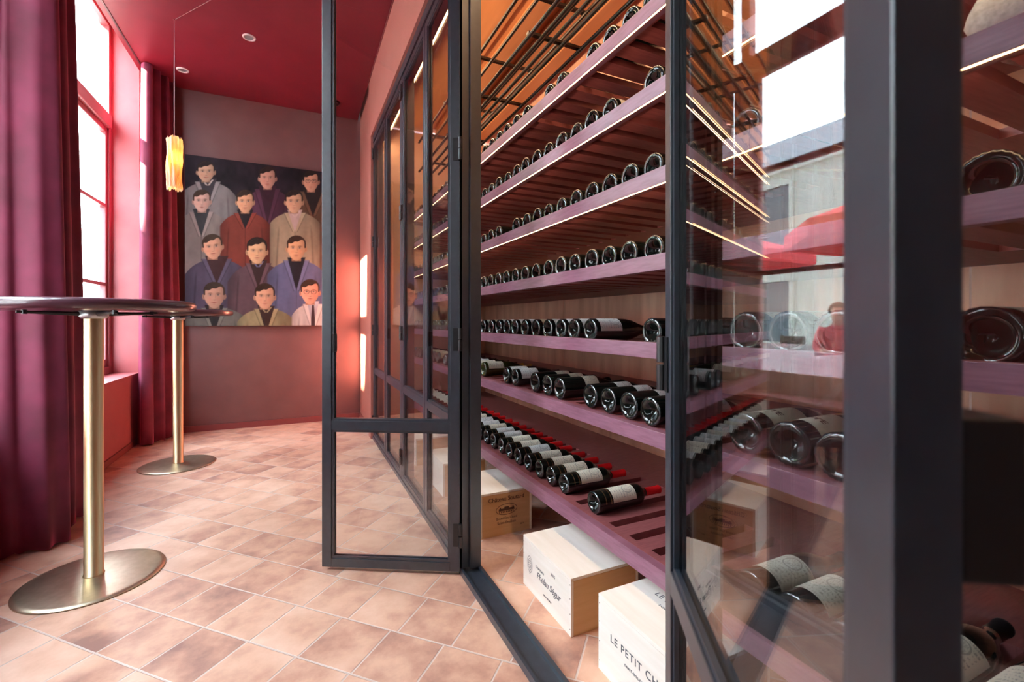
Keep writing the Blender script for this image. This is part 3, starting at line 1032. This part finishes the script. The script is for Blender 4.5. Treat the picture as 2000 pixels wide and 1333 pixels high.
# ------------------------------------------------------------------ pendant lamp, ceiling spots
pl = thing('pendant_lamp', 'glowing fringed cylinder pendant lamp hanging on a thin cord', 'lamp', (-.768, 3.856, 2.105))
bm = bmesh.new()
rn = random.Random(5)
SEG, RW = 56, 26
g = []
for r in range(RW + 1):
    f = r / RW
    row = []
    for j in range(SEG):
        t = 2 * math.pi * j / SEG
        rr = .043 + .0035 * math.sin(9 * t + 5 * f) + .0025 * (rn.random() - .5) + .004 * math.sin(3 * t - 7 * f)
        z = -.185 + .355 * f
        if r in (0, RW):
            z += (rn.random() - .5) * .022
        row.append(bm.verts.new((rr * math.cos(t), rr * math.sin(t), z)))
    g.append(row)
for r in range(RW):
    for j in range(SEG):
        bm.faces.new((g[r][j], g[r][(j + 1) % SEG], g[r + 1][(j + 1) % SEG], g[r + 1][j]))
def shade_mat():
    m, nt = mat('amber_fringe')
    L = nt.links.new
    tc = N(nt, 'ShaderNodeTexCoord')
    mp = N(nt, 'ShaderNodeMapping')
    mp.inputs['Scale'].default_value = (60, 60, 9)
    nz = N(nt, 'ShaderNodeTexNoise')
    nz.inputs['Scale'].default_value = 1.0
    nz.inputs['Detail'].default_value = 5
    L(tc.outputs['Object'], mp.inputs[0]); L(mp.outputs[0], nz.inputs['Vector'])
    cr = N(nt, 'ShaderNodeValToRGB')
    cr.color_ramp.elements[0].position = .35
    cr.color_ramp.elements[1].position = .65
    cr.color_ramp.elements[0].color = (.75, .30, .03, 1)
    cr.color_ramp.elements[1].color = (1.0, .72, .30, 1)
    L(nz.outputs[0], cr.inputs[0])
    df = N(nt, 'ShaderNodeBsdfDiffuse')
    tr = N(nt, 'ShaderNodeBsdfTranslucent')
    L(cr.outputs[0], tr.inputs[0])
    df.inputs[0].default_value = (.85, .75, .65, 1)
    mx = N(nt, 'ShaderNodeMixShader')
    mx.inputs[0].default_value = .5
    L(df.outputs[0], mx.inputs[1]); L(tr.outputs[0], mx.inputs[2])
    o = N(nt, 'ShaderNodeOutputMaterial')
    L(mx.outputs[0], o.inputs[0])
    bp = N(nt, 'ShaderNodeBump')
    bp.inputs['Strength'].default_value = .8
    bp.inputs['Distance'].default_value = .004
    L(nz.outputs[0], bp.inputs['Height'])
    L(bp.outputs[0], df.inputs['Normal'])
    return m
obj('lamp_shade', bm, shade_mat(), pl)
bm = bmesh.new()
cyl(bm, (0, 0, .05), (0, 0, CEIL - 2.105), .0022, 8)
cyl(bm, (0, 0, .03), (0, 0, .10), .012, 12)
obj('cord', bm, principled('pink_grey_flex', (.45, .28, .32), .5)[0], pl)
bm = bmesh.new()
cyl(bm, (0, 0, CEIL - 2.105 - .006), (0, 0, CEIL - 2.105), .008, 12)
cyl(bm, (0, 0, CEIL - 2.105 - .004), (.30, -.39, CEIL - 2.105 - .004), .0022, 8)
obj('ceiling_flex', bm, M['base'], pl)
bm = bmesh.new()
bmesh.ops.create_uvsphere(bm, u_segments=16, v_segments=10, radius=.018)
obj('bulb', bm, emission('bulb_glow', (1, .62, .25), 9), pl, True)
ld = bpy.data.lights.new('bulb_light', 'POINT')
ld.energy = 1.5
ld.color = (1, .55, .2)
ld.shadow_soft_size = .03
lo = bpy.data.objects.new('bulb_light', ld)
lo.location = (0, 0, .03)
lo.parent = pl
C.objects.link(lo)

def ceiling_spot(label, x, y):
    t = thing('ceiling_spotlight', label, 'spotlight', (x, y, CEIL), 0, 'recessed ceiling spotlights')
    bm = bmesh.new()
    lathe(bm, [(0, .045), (-.006, .043), (-.008, .036), (-.004, .031), (0, .030)], 28)
    obj('trim_ring', bm, M['diffuser'], t, True)
    bm = bmesh.new()
    cyl(bm, (0, 0, -.0015), (0, 0, .0), .029, 24)
    obj('lens', bm, M['zinc'], t)
    return t
ceiling_spot('round recessed ceiling spotlight right of the pendant cord', -.318, 3.863)
ceiling_spot('round recessed ceiling spotlight behind the pendant cord', -.86, 4.60)
sp = thing('ceiling_speaker', 'black round fitting in the ceiling above the portrait corner', 'ceiling fitting', (.30, 4.66, CEIL))
bm = bmesh.new()
lathe(bm, [(0, .075), (-.012, .072), (-.014, .055), (-.006, .050), (-.006, 0)], 28)
obj('grille', bm, M['black'], sp, True)
bm = bmesh.new()
cyl(bm, (0, 0, -.012), (0, 0, -.006), .028, 20)
obj('cone', bm, M['zinc'], sp)

# ------------------------------------------------------------------ the group portrait
PN0, PN1, PH0, PH1, PS = -.905, .279, .963, 2.500, 4.925
def paint():
    nx, ny = 300, 388
    n = np.linspace(PN0, PN1, nx)[None, :].repeat(ny, 0)
    h = np.linspace(PH0, PH1, ny)[:, None].repeat(nx, 1)
    # sketch-sheet coordinates (x right, y down, about 1000 wide) used to lay the figures out
    z = n * SA + PS * CA
    xx = n * CA - PS * SA
    X = (1000 + 889 * xx / z - 340) * 3.509
    Y = (629 - 889 * (h - 1) / z - 280) * 3.508
    rng = np.random.default_rng(4)
    def noise(sx, sy):
        a = rng.random((sy + 2, sx + 2))
        u = np.linspace(0, sx, nx); v = np.linspace(0, sy, ny)
        i, j = u.astype(int), v.astype(int)
        fu, fv = (u - i)[None, :], (v - j)[:, None]
        fu = fu * fu * (3 - 2 * fu); fv = fv * fv * (3 - 2 * fv)
        A = a[np.ix_(j, i)]; B = a[np.ix_(j, i + 1)]; Cc = a[np.ix_(j + 1, i)]; D = a[np.ix_(j + 1, i + 1)]
        return (A * (1 - fu) + B * fu) * (1 - fv) + (Cc * (1 - fu) + D * fu) * fv
    nz = noise(14, 18) * .62 + noise(40, 30) * .38
    nz2 = noise(12, 7) * .6 + noise(34, 14) * .4
    img = np.zeros((ny, nx, 3))
    img[:] = np.array([.012, .008, .014])
    img += (nz[..., None] - .4) * np.array([.03, .018, .03])
    def lay(mask, col, shade=None):
        mask = np.clip(mask, 0, 1)[..., None]
        c = np.array(col, float)[None, None, :] * np.ones((ny, nx, 1))
        if shade is not None:
            c = c * shade[..., None]
        img[:] = img * (1 - mask) + c * mask
    def ell(cx, cy, rx, ry, soft=.12, ang=0.0, x=None, y=None):
        a, b = (X if x is None else x) - cx, (Y if y is None else y) - cy
        if ang:
            ca, sa = math.cos(ang), math.sin(ang)
            a, b = a * ca + b * sa, -a * sa + b * ca
        d = np.sqrt((a / rx) ** 2 + (b / ry) ** 2)
        return np.clip((1 - d) / soft + .5, 0, 1)
    def man(cx, cy, rx, ry, jacket, inner, hair, skin=(.62, .36, .24), sw=190, ny_=None, drop=120, ang=0.0, style='v', vl=190, vw=70, glasses=False, tie=None,
            collar=None, sc=0, left=1.0, lapel=1.35, hairside=-1, hairtop=0.0):
        nk = cy + ry * (.98 if ny_ is None else ny_)
        sx = cx + sc
        # jacket
        dx = np.abs(X - sx) / sw
        top = nk - 14 + (.42 * dx ** .9 + .58 * dx ** 4) * drop
        m = np.clip((Y - top) / 6 + .5, 0, 1) * np.clip((1 - dx) * sw / 10, 0, 1)
        fold = .72 + .55 * nz2 + .22 * np.clip(-(X - sx) / sw, -1, 1) * left
        edge = 1 - .45 * np.clip((dx - .6) / .4, 0, 1)
        lay(m, jacket, fold * edge)
        # sleeve crease lines
        for sd in (-1, 1):
            cr = np.exp(-((X - (sx + sd * sw * .62) - (Y - nk - 60) * .06 * sd) / 7) ** 2) * np.clip((Y - nk - 70) / 60, 0, 1) * m
            lay(cr * .55, np.array(jacket) * .35)
        # inner V
        t = np.clip((Y - (nk - 20)) / vl, 0, 1.2)
        v = np.clip((vw * (1 - t) - np.abs(X - sx)) / 5 + .5, 0, 1) * np.clip((Y - (nk - 24)) / 4, 0, 1) * np.clip(1 - (t - 1) * 20, 0, 1)
        # lapels
        lp = np.clip(((vw * 1.0 + 34) * (1 - t * .82) - np.abs(X - sx)) / 5 + .5, 0, 1) * np.clip((Y - (nk - 4)) / 5, 0, 1) * np.clip((1 - t) * 20, 0, 1)
        lay(lp * .9, np.array(jacket) * lapel, .8 + .4 * nz)
        ed = np.exp(-(((vw + 34) * (1 - t * .82) - np.abs(X - sx)) / 3.5) ** 2) * (Y > nk) * (t < 1)
        lay(ed * .7, np.array(jacket) * .4)
        lay(v, inner, .75 + .5 * nz)
        if collar is not None:
            for sd in (-1, 1):
                cm_ = np.clip((8 - np.abs((X - sx) * sd - (4 + (nk + 26 - Y) * .75))) / 3, 0, 1) * np.clip((Y - (nk - 16)) / 4, 0, 1) * np.clip((nk + 26 - Y) / 4, 0, 1)
                lay(cm_, collar, .85 + .3 * nz)
        if tie is not None:
            tw = 9 + 7 * np.clip((Y - nk - 10) / 100, 0, 1)
            lay(np.clip((tw - np.abs(X - sx)) / 3, 0, 1) * (Y > nk + 6) * (Y < nk + vl * .8), tie)
        # fly line
        ln = np.exp(-((X - sx) / 3.0) ** 2) * (Y > nk + vl * .8) * m
        lay(ln * .6, np.array(jacket) * .3)
        # neck
        nm = np.clip((rx * .52 - np.abs(X - cx)) / 5 + .5, 0, 1) * (Y > cy + ry * .35) * np.clip((nk + 4 - Y) / 6 + .5, 0, 1)
        lay(nm, np.array(skin) * .55, .9 + .2 * nz)
        # ears
        ca, sa = math.cos(ang), math.sin(ang)
        def P(u, w):
            return cx + u * rx * ca - w * ry * sa, cy + u * rx * sa + w * ry * ca
        for sd in (-1, 1):
            ex, ey = P(sd * 1.02, .08)
            lay(ell(ex, ey, rx * .16, ry * .22, .4), np.array(skin) * (.85 if sd < 0 else .6))
            lay(ell(ex, ey, rx * .07, ry * .12, .6) * .6, np.array(skin) * .4)
        # hair behind
        hx, hy = P(0, -.38 - hairtop)
        lay(ell(hx, hy, rx * 1.06, ry * .70, .08, ang), hair, .7 + .9 * nz)
        # face
        ux = ((X - cx) * ca + (Y - cy) * sa) / rx
        uy = (-(X - cx) * sa + (Y - cy) * ca) / ry
        w = 1.0 - .26 * np.clip(uy, 0, 1) ** 1.6
        d = np.sqrt((ux / w) ** 2 + uy ** 2)
        f = np.clip((1 - d) / .07 + .5, 0, 1)
        lit = 1.22 - .50 * np.clip(ux * .9 + .15, -.3, 1) - .30 * np.clip(d - .55, 0, 1) + .10 * (nz - .5)
        lay(f, skin, lit)
        lay(np.exp(-((ux + .05) / .45) ** 2 - ((uy + .42) / .20) ** 2) * .35 * f, np.array(skin) * 1.35)
        for sd in (-1, 1):
            lay(np.exp(-((ux - sd * .45) / .22) ** 2 - ((uy - .26) / .16) ** 2) * .30 * f, (skin[0] * 1.1, skin[1] * .62, skin[2] * .58))
        # sockets, brows, eyes
        for sd in (-1, 1):
            lay(np.exp(-((ux - sd * .38) / .25) ** 2 - ((uy + .08) / .12) ** 2) * .55 * f, np.array(skin) * .45)
            lay(np.exp(-((ux - sd * .38) / .16) ** 2 - ((uy + .055) / .045) ** 2) * .8, (.50, .42, .38))
            lay(np.exp(-((ux - sd * .38) / .068) ** 2 - ((uy + .06) / .052) ** 2), (.02, .015, .015))
            lay(np.exp(-((ux - sd * .40) / .20) ** 2 - ((uy + .20 - abs(.03) * np.abs(ux - sd * .38)) / .030) ** 2) * .9, np.array(hair) * .8 + .01)
            lay(np.exp(-((ux - sd * .38) / .17) ** 2 - ((uy + .108) / .016) ** 2) * .8, (.05, .025, .02))
        # nose
        lay(np.exp(-((ux - .13) / .055) ** 2) * np.clip(1 - np.abs(uy - .08) / .26, 0, 1) * .55 * f, np.array(skin) * .52)
        lay(np.exp(-((ux + .02) / .05) ** 2) * np.clip(1 - np.abs(uy - .10) / .24, 0, 1) * .5 * f, np.array(skin) * 1.35)
        lay(np.exp(-((ux - .02) / .15) ** 2 - ((uy - .335) / .030) ** 2) * .75, np.array(skin) * .38)
        # mouth
        lay(np.exp(-((ux) / .22) ** 2 - ((uy - .53) / .050) ** 2) * .85, (.45, .13, .10))
        lay(np.exp(-((ux) / .25) ** 2 - ((uy - .52) / .013) ** 2) * .9, (.12, .03, .03))
        lay(np.exp(-((ux) / .16) ** 2 - ((uy - .66) / .04) ** 2) * .45, np.array(skin) * .5)
        # fringe of hair over the forehead
        fr = np.clip((-.56 - hairtop * .3 + hairside * -.20 * ux * -1 + .10 * np.sin(ux * 9) * .35 - uy) / .05 + .5, 0, 1) * np.clip((1.06 - d) / .05, 0, 1)
        lay(fr, hair, .6 + 1.0 * nz)
        sdm = np.clip((np.abs(ux) - .86) / .05, 0, 1) * np.clip((1.08 - d) / .06, 0, 1) * (uy < -.05) * (uy > -.7)
        lay(sdm, hair)
        if glasses:
            for sd in (-1, 1):
                rr = np.sqrt(((ux - sd * .40) / .30) ** 2 + ((uy + .04) / .17) ** 2)
                lay(np.exp(-((rr - 1) / .13) ** 2) * .8, (.05, .03, .03))
            lay(np.exp(-((uy + .09) / .018) ** 2) * (np.abs(ux) < .13) * .8, (.05, .03, .03))
    H1, H2, H3 = (.020, .012, .010), (.045, .028, .018), (.030, .016, .010)
    man(218, 196, 58, 70, (.24, .23, .235), (.050, .045, .055), H1, (.60, .38, .26), sw=215, drop=150, vw=62, collar=(.55, .50, .46), sc=12)
    man(640, 240, 56, 76, (.070, .025, .050), (.040, .014, .026), H1, (.56, .31, .24), sw=170, drop=120, vl=260, vw=60)
    man(938, 262, 52, 72, (.11, .060, .036), (.020, .012, .012), H1, (.55, .28, .19), sw=140, drop=110, glasses=True, sc=14)
    man(190, 398, 58, 76, (.28, .25, .235), (.045, .05, .055), H2, (.70, .44, .36), sw=215, drop=130, vw=58, sc=-4, lapel=1.25)
    man(487, 402, 57, 78, (.19, .040, .028), (.018, .014, .018), H3, (.66, .36, .22), sw=178, drop=110, vw=56, vl=130)
    man(822, 402, 58, 78, (.33, .27, .185), (.52, .38, .36), H1, (.62, .37, .24), sw=175, drop=90, vw=50, collar=(.60, .45, .42), vl=150, sc=6)
    man(264, 712, 66, 84, (.085, .072, .120), (.050, .020, .022), H2, (.68, .36, .24), sw=225, drop=130, ang=-.12, vw=80, sc=28, left=.6)
    man(568, 742, 66, 84, (.100, .060, .075), (.035, .018, .018), H1, (.66, .40, .23), sw=215, drop=150, vw=62, sc=8, collar=(.12, .14, .26), hairtop=.10)
    man(838, 722, 62, 84, (.105, .125, .235), (.012, .012, .018), H3, (.66, .36, .20), sw=205, drop=120, vw=62, vl=230)
    man(275, 1045, 70, 88, (.16, .17, .155), (.022, .018, .020), H2, (.52, .30, .22), sw=225, drop=90, vw=66)
    man(622, 1052, 66, 86, (.27, .24, .135), (.040, .022, .018), H3, (.68, .38, .25), sw=205, drop=110, vw=58, sc=10, collar=(.30, .27, .16))
    man(932, 1022, 62, 84, (.62, .56, .52), (.50, .50, .55), H3, (.72, .36, .24), sw=150, drop=100, vw=42, glasses=True, tie=(.035, .015, .020), sc=20)
    img[:] *= (.95 + .10 * noise(60, 70)[..., None])
    return nx, ny, n, h, np.clip(img, 0.002, .95)

pt = thing('group_portrait', 'large painted group portrait of young men hanging on the end wall', 'painting', ((PN0 + PN1) / 2, FAR, PH0))
bm = bmesh.new()
cxp = (PN0 + PN1) / 2
box(bm, PN0 - cxp, PN1 - cxp, PS + .001 - FAR, -.003, 0, PH1 - PH0)
obj('stretcher_frame', bm, M['canvas_edge'], pt)
nx, ny, nn, hh, img = paint()
me = bpy.data.meshes.new('painted_canvas')
co = np.zeros((ny * nx, 3))
co[:, 0] = nn.ravel() - cxp
co[:, 1] = PS - FAR
co[:, 2] = hh.ravel() - PH0
ii = np.arange(ny * nx).reshape(ny, nx)
quads = np.stack([ii[:-1, :-1], ii[:-1, 1:], ii[1:, 1:], ii[1:, :-1]], -1).reshape(-1, 4)
me.vertices.add(ny * nx)
me.vertices.foreach_set('co', co.ravel())
me.loops.add(quads.size)
me.loops.foreach_set('vertex_index', quads.ravel())
me.polygons.add(len(quads))
me.polygons.foreach_set('loop_start', np.arange(0, quads.size, 4))
me.update(calc_edges=True)
ca_ = me.color_attributes.new('paint', 'FLOAT_COLOR', 'POINT')
rgba = np.ones((ny * nx, 4))
rgba[:, :3] = img.reshape(-1, 3)
ca_.data.foreach_set('color', rgba.ravel())
m, nt, p = principled('oil_paint', (1, 1, 1), .62, 0, Specular_IOR_Level=.2)
at_ = N(nt, 'ShaderNodeAttribute')
at_.attribute_name = 'paint'
gm = N(nt, 'ShaderNodeMix', data_type='RGBA', blend_type='MULTIPLY')
gm.inputs['Factor'].default_value = 1
gm.inputs[7].default_value = (.72, .70, .68, 1)
nt.links.new(at_.outputs['Color'], gm.inputs[6])
nt.links.new(gm.outputs[2], p.inputs['Base Color'])
me.materials.append(m)
o = bpy.data.objects.new('painted_canvas', me)
C.objects.link(o)
o.parent = pt

# ------------------------------------------------------------------ the street outside (seen through the windows and mirrored in the glass)
bm = bmesh.new()
box(bm, -30, WO - .01, -25, 40, -.30, -.10)
tag(obj('street_paving', bm, M['paving']), 'grey paving of the street outside the windows', None, None, 'structure')

def building(label, x1, y0, y1, h, floors):
    t = thing('street_building', label, 'building', (x1, (y0 + y1) / 2, -.1))
    L = (y1 - y0) / 2
    bm = bmesh.new()
    box(bm, -6, 0, -L, L, 0, h)
    box(bm, 0, .18, -L, L, h - .35, h - .1)
    box(bm, 0, .10, -L, L, 3.3, 3.5)
    obj('facade', bm, M['stone'], t)
    bm = bmesh.new()
    v = [bm.verts.new(c) for c in ((.2, -L, h), (.2, L, h), (-2.2, L, h + 1.7), (-2.2, -L, h + 1.7), (-6, -L, h), (-6, L, h))]
    bm.faces.new((v[0], v[1], v[2], v[3])); bm.faces.new((v[3], v[2], v[5], v[4])); bm.faces.new((v[0], v[3], v[4])); bm.faces.new((v[1], v[5], v[2])); bm.faces.new((v[0], v[4], v[5], v[1]))
    obj('roof', bm, M['slate'], t)
    n = int((y1 - y0) / 2.6)
    for f in range(floors):
        for k in range(n):
            yc = -L + (k + .5) * (2 * L) / n
            z = .4 + f * 3.3
            bm = bmesh.new()
            box(bm, .0, .10, yc - .62, yc - .48, z, z + 2.1); box(bm, .0, .10, yc + .48, yc + .62, z, z + 2.1)
            box(bm, .0, .12, yc - .66, yc + .66, z + 2.1, z + 2.28); box(bm, .0, .14, yc - .66, yc + .66, z - .12, z)
            w = obj('window_surround', bm, M['stone'], t)
            bm = bmesh.new()
            box(bm, .002, .02, yc - .48, yc + .48, z, z + 2.1)
            obj('pane', bm, M['street_window'], w)
building('low pale stone building across the street', -14, 3.7, 28, 6.6, 2)
building('tall pale stone building across the street', -14, -20, .7, 15.5, 4)  # unseen mass, height and end set to keep sun off the nearer windows
building('narrow pale stone building between its two neighbours across the street', -14, .75, 3.6, 12.3, 3)  # unseen, added so only high sun reaches the far window

def parasol(label, x, y):
    t = thing('parasol', label, 'parasol', (x, y, -.1), 0, 'red parasols on the terrace outside')
    bm = bmesh.new(); lathe(bm, [(0, 0), (0, .28), (.05, .27), (.06, .04), (.06, 0)], 24); obj('base', bm, M['black'], t, True)
    bm = bmesh.new(); cyl(bm, (0, 0, .06), (0, 0, 2.6), .022, 12); obj('pole', bm, M['zinc'], t)
    bm = bmesh.new()
    apex = bm.verts.new((0, 0, 2.62)); rim = []
    for j in range(8):
        a = j * math.pi / 4 + .39
        rim.append(bm.verts.new((1.35 * math.cos(a), 1.35 * math.sin(a), 2.12)))
    low = [bm.verts.new((v.co.x, v.co.y, v.co.z - .17)) for v in rim]
    for j in range(8):
        k = (j + 1) % 8
        bm.faces.new((apex, rim[j], rim[k])); bm.faces.new((rim[j], low[j], low[k], rim[k]))
    o = obj('canopy', bm, M['parasol_red'], t)
    o.modifiers.new('thickness', 'SOLIDIFY').thickness = .01
for x, y, l in ((-5.2, 5.4, 'red parasol on the terrace, the farther of the pair'), (-4.6, 2.3, 'red parasol on the terrace, nearest the windows'), (-8.2, 8.6, 'red parasol on the terrace, farthest out')):
    parasol(l, x, y)
def cloth_table(label, x, y):
    t = thing('terrace_table', label, 'table', (x, y, -.1), 0, 'white-clothed terrace tables outside')
    bm = bmesh.new(); cyl(bm, (0, 0, 0), (0, 0, .73), .03, 12); cyl(bm, (0, 0, 0), (0, 0, .02), .22, 20); obj('leg', bm, M['black'], t)
    bm = bmesh.new(); box(bm, -.38, .38, -.38, .38, .73, .75, 0, .004); obj('tabletop', bm, M['white'], t)
    bm = bmesh.new()
    g2 = []
    for r_, (q, z) in enumerate(((.385, .754), (.392, .60), (.41, .42))):
        g2.append([bm.verts.new((sx_ * q + (.012 * math.sin(j * 2.1) if r_ else 0), sy_ * q, z)) for j, (sx_, sy_) in enumerate(
            [(-1 + .25 * a, -1) for a in range(8)] + [(1, -1 + .25 * a) for a in range(8)] + [(1 - .25 * a, 1) for a in range(8)] + [(-1, 1 - .25 * a) for a in range(8)])])
    for r_ in range(2):
        for j in range(32):
            k = (j + 1) % 32
            bm.faces.new((g2[r_][j], g2[r_][k], g2[r_ + 1][k], g2[r_ + 1][j]))
    bm.faces.new(g2[0])
    o = obj('cloth_skirt', bm, M['white'], t)
for x, y, l in ((-3.6, 2.45, 'white-clothed terrace table outside, nearest the windows'), (-5.4, 4.6, 'white-clothed terrace table outside, farther along')):
    cloth_table(l, x, y)
def terrace_chair(label, x, y, rz):
    t = thing('terrace_chair', label, 'chair', (x, y, -.1), rz, 'dark chairs at the terrace tables outside')
    bm = bmesh.new(); box(bm, -.21, .21, -.21, .21, .43, .455, 0, .008); obj('seat', bm, M['bark'], t)
    bm = bmesh.new(); box(bm, -.21, .21, -.225, -.20, .62, .86, 0, .008); obj('backrest', bm, M['bark'], t)
    for sx_ in (-.19, .19):
        for sy_ in (-.19, .19):
            bm = bmesh.new(); cyl(bm, (sx_, sy_, 0), (sx_, sy_, .43), .013, 8)
            if sy_ < 0: cyl(bm, (sx_, sy_ - .02, .44), (sx_, sy_ - .025, .86), .012, 8)
            obj('leg', bm, M['bark'], t)
terrace_chair('terrace chair holding the seated person', -4.62, 3.25, R(-125))
terrace_chair('empty terrace chair beyond the tables', -6.1, 4.9, R(-90))

# seated person on the terrace
def person(label, loc, rz):
    t = thing('person', label, 'person', loc, rz)
    pts = {'pelvis': (0, 0.02, .585), 'waist': (0, .01, .68), 'chest': (0, .03, .86), 'neck': (0, .03, 1.02), 'head0': (0, .04, 1.09), 'head1': (0, .055, 1.17), 'head2': (0, .05, 1.24),
           'shL': (.17, .03, .96), 'elL': (.23, .12, .73), 'wrL': (.17, .33, .72), 'haL': (.15, .41, .72), 'shR': (-.17, .03, .96), 'elR': (-.23, .12, .73), 'wrR': (-.17, .33, .72), 'haR': (-.15, .41, .72),
           'hpL': (.09, .04, .545), 'knL': (.12, .43, .51), 'anL': (.12, .42, .045), 'toL': (.12, .56, -.008), 'hpR': (-.09, .04, .545), 'knR': (-.12, .43, .51), 'anR': (-.12, .42, .045), 'toR': (-.12, .56, -.008)}
    rad = {'pelvis': .13, 'waist': .12, 'chest': .14, 'neck': .052, 'head0': .065, 'head1': .088, 'head2': .078, 'shL': .062, 'elL': .043, 'wrL': .03, 'haL': .03, 'shR': .062, 'elR': .043, 'wrR': .03, 'haR': .03,
           'hpL': .09, 'knL': .062, 'anL': .042, 'toL': .035, 'hpR': .09, 'knR': .062, 'anR': .042, 'toR': .035}
    ed = [('pelvis', 'waist'), ('waist', 'chest'), ('chest', 'neck'), ('neck', 'head0'), ('head0', 'head1'), ('head1', 'head2'), ('chest', 'shL'), ('shL', 'elL'), ('elL', 'wrL'), ('wrL', 'haL'),
          ('chest', 'shR'), ('shR', 'elR'), ('elR', 'wrR'), ('wrR', 'haR'), ('pelvis', 'hpL'), ('hpL', 'knL'), ('knL', 'anL'), ('anL', 'toL'), ('pelvis', 'hpR'), ('hpR', 'knR'), ('knR', 'anR'), ('anR', 'toR')]
    names = list(pts)
    me = bpy.data.meshes.new('body')
    me.from_pydata([pts[k] for k in names], [(names.index(a), names.index(b)) for a, b in ed], [])
    o = bpy.data.objects.new('body', me); C.objects.link(o)
    o.modifiers.new('skin', 'SKIN')
    if not me.skin_vertices: me.skin_vertices.new()
    for i_, k in enumerate(names):
        me.skin_vertices[0].data[i_].radius = (rad[k], rad[k])
    me.skin_vertices[0].data[0].use_root = True
    o.modifiers.new('smooth', 'SUBSURF').levels = 1
    dg = bpy.context.evaluated_depsgraph_get()
    m2 = bpy.data.meshes.new_from_object(o.evaluated_get(dg))
    bpy.data.objects.remove(o)
    m2.name = 'body'
    for mm in (M['skin'], M['shirt'], M['trousers'], M['black']): m2.materials.append(mm)
    for f in m2.polygons:
        c = f.center
        f.use_smooth = True
        if c.z > 1.0 or c.y > .30 and c.z > .64: f.material_index = 0
        elif c.z > .60 : f.material_index = 1
        elif c.z > .10: f.material_index = 2
        else: f.material_index = 3
    o = bpy.data.objects.new('body', m2); C.objects.link(o); o.parent = t
    bm = bmesh.new(); bmesh.ops.create_uvsphere(bm, u_segments=18, v_segments=12, radius=.098)
    for v in list(bm.verts):
        v.co.z *= .95
        if v.co.y > .03 and v.co.z < .03 or v.co.z < -.06: bm.verts.remove(v)
    h = obj('hair', bm, M['hair'], t, True); h.location = (0, .035, 1.20)
    bm = bmesh.new()
    cyl(bm, (0, .142, 1.17), (0, .152, 1.145), .012, 8, .016)
    obj('nose', bm, M['skin'], t, True)
    for sx_, bend in ((.15, 1), (-.15, -1)):
        for q in range(4):
            bm = bmesh.new()
            x0 = sx_ + (q - 1.5) * .016
            l_ = (.055, .066, .062, .048)[q]
            cyl(bm, (x0, .42, .725), (x0, .42 + l_ * .6, .722), .0085, 8)
            cyl(bm, (x0, .42 + l_ * .58, .722), (x0, .42 + l_, .700), .0080, 8, .006)
            obj('finger', bm, M['skin'], t, True)
        bm = bmesh.new()
        cyl(bm, (sx_ - bend * .02, .39, .72), (sx_ - bend * .055, .43, .715), .0095, 8, .007)
        obj('thumb', bm, M['skin'], t, True)
person('person in a red shirt seated at a white-clothed terrace table', (-4.60, 3.235, -.055), R(-125))

# tree
tr = thing('street_tree', 'bright green leafy tree in the street outside', 'tree', (-7.6, 11.5, -.1))
bm = bmesh.new()
cyl(bm, (0, 0, 0), (.1, .05, 2.4), .16, 12, .11)
cyl(bm, (.1, .05, 2.3), (.6, .5, 3.6), .08, 8, .04); cyl(bm, (.1, .05, 2.3), (-.5, -.3, 3.7), .08, 8, .04); cyl(bm, (.1, .05, 2.3), (.1, .1, 4.3), .08, 8, .03)
obj('trunk', bm, M['bark'], tr)
bm = bmesh.new()
rn = random.Random(9)
for q in range(4200):
    a, b_, c = rn.gauss(0, 1), rn.gauss(0, 1), rn.gauss(0, 1)
    l_ = math.sqrt(a * a + b_ * b_ + c * c) or 1
    r_ = 1.7 * rn.random() ** .45
    pc = Vector((a / l_ * r_ * 1.05, b_ / l_ * r_ * 1.05, 4.0 + c / l_ * r_ * 1.05))
    u = Vector((rn.gauss(0, 1), rn.gauss(0, 1), rn.gauss(0, 1))).normalized() * .10
    w_ = u.orthogonal().normalized() * .05
    bm.faces.new([bm.verts.new(pc - u), bm.verts.new(pc + w_), bm.verts.new(pc + u), bm.verts.new(pc - w_)])
obj('crown', bm, M['leaves'], tr)
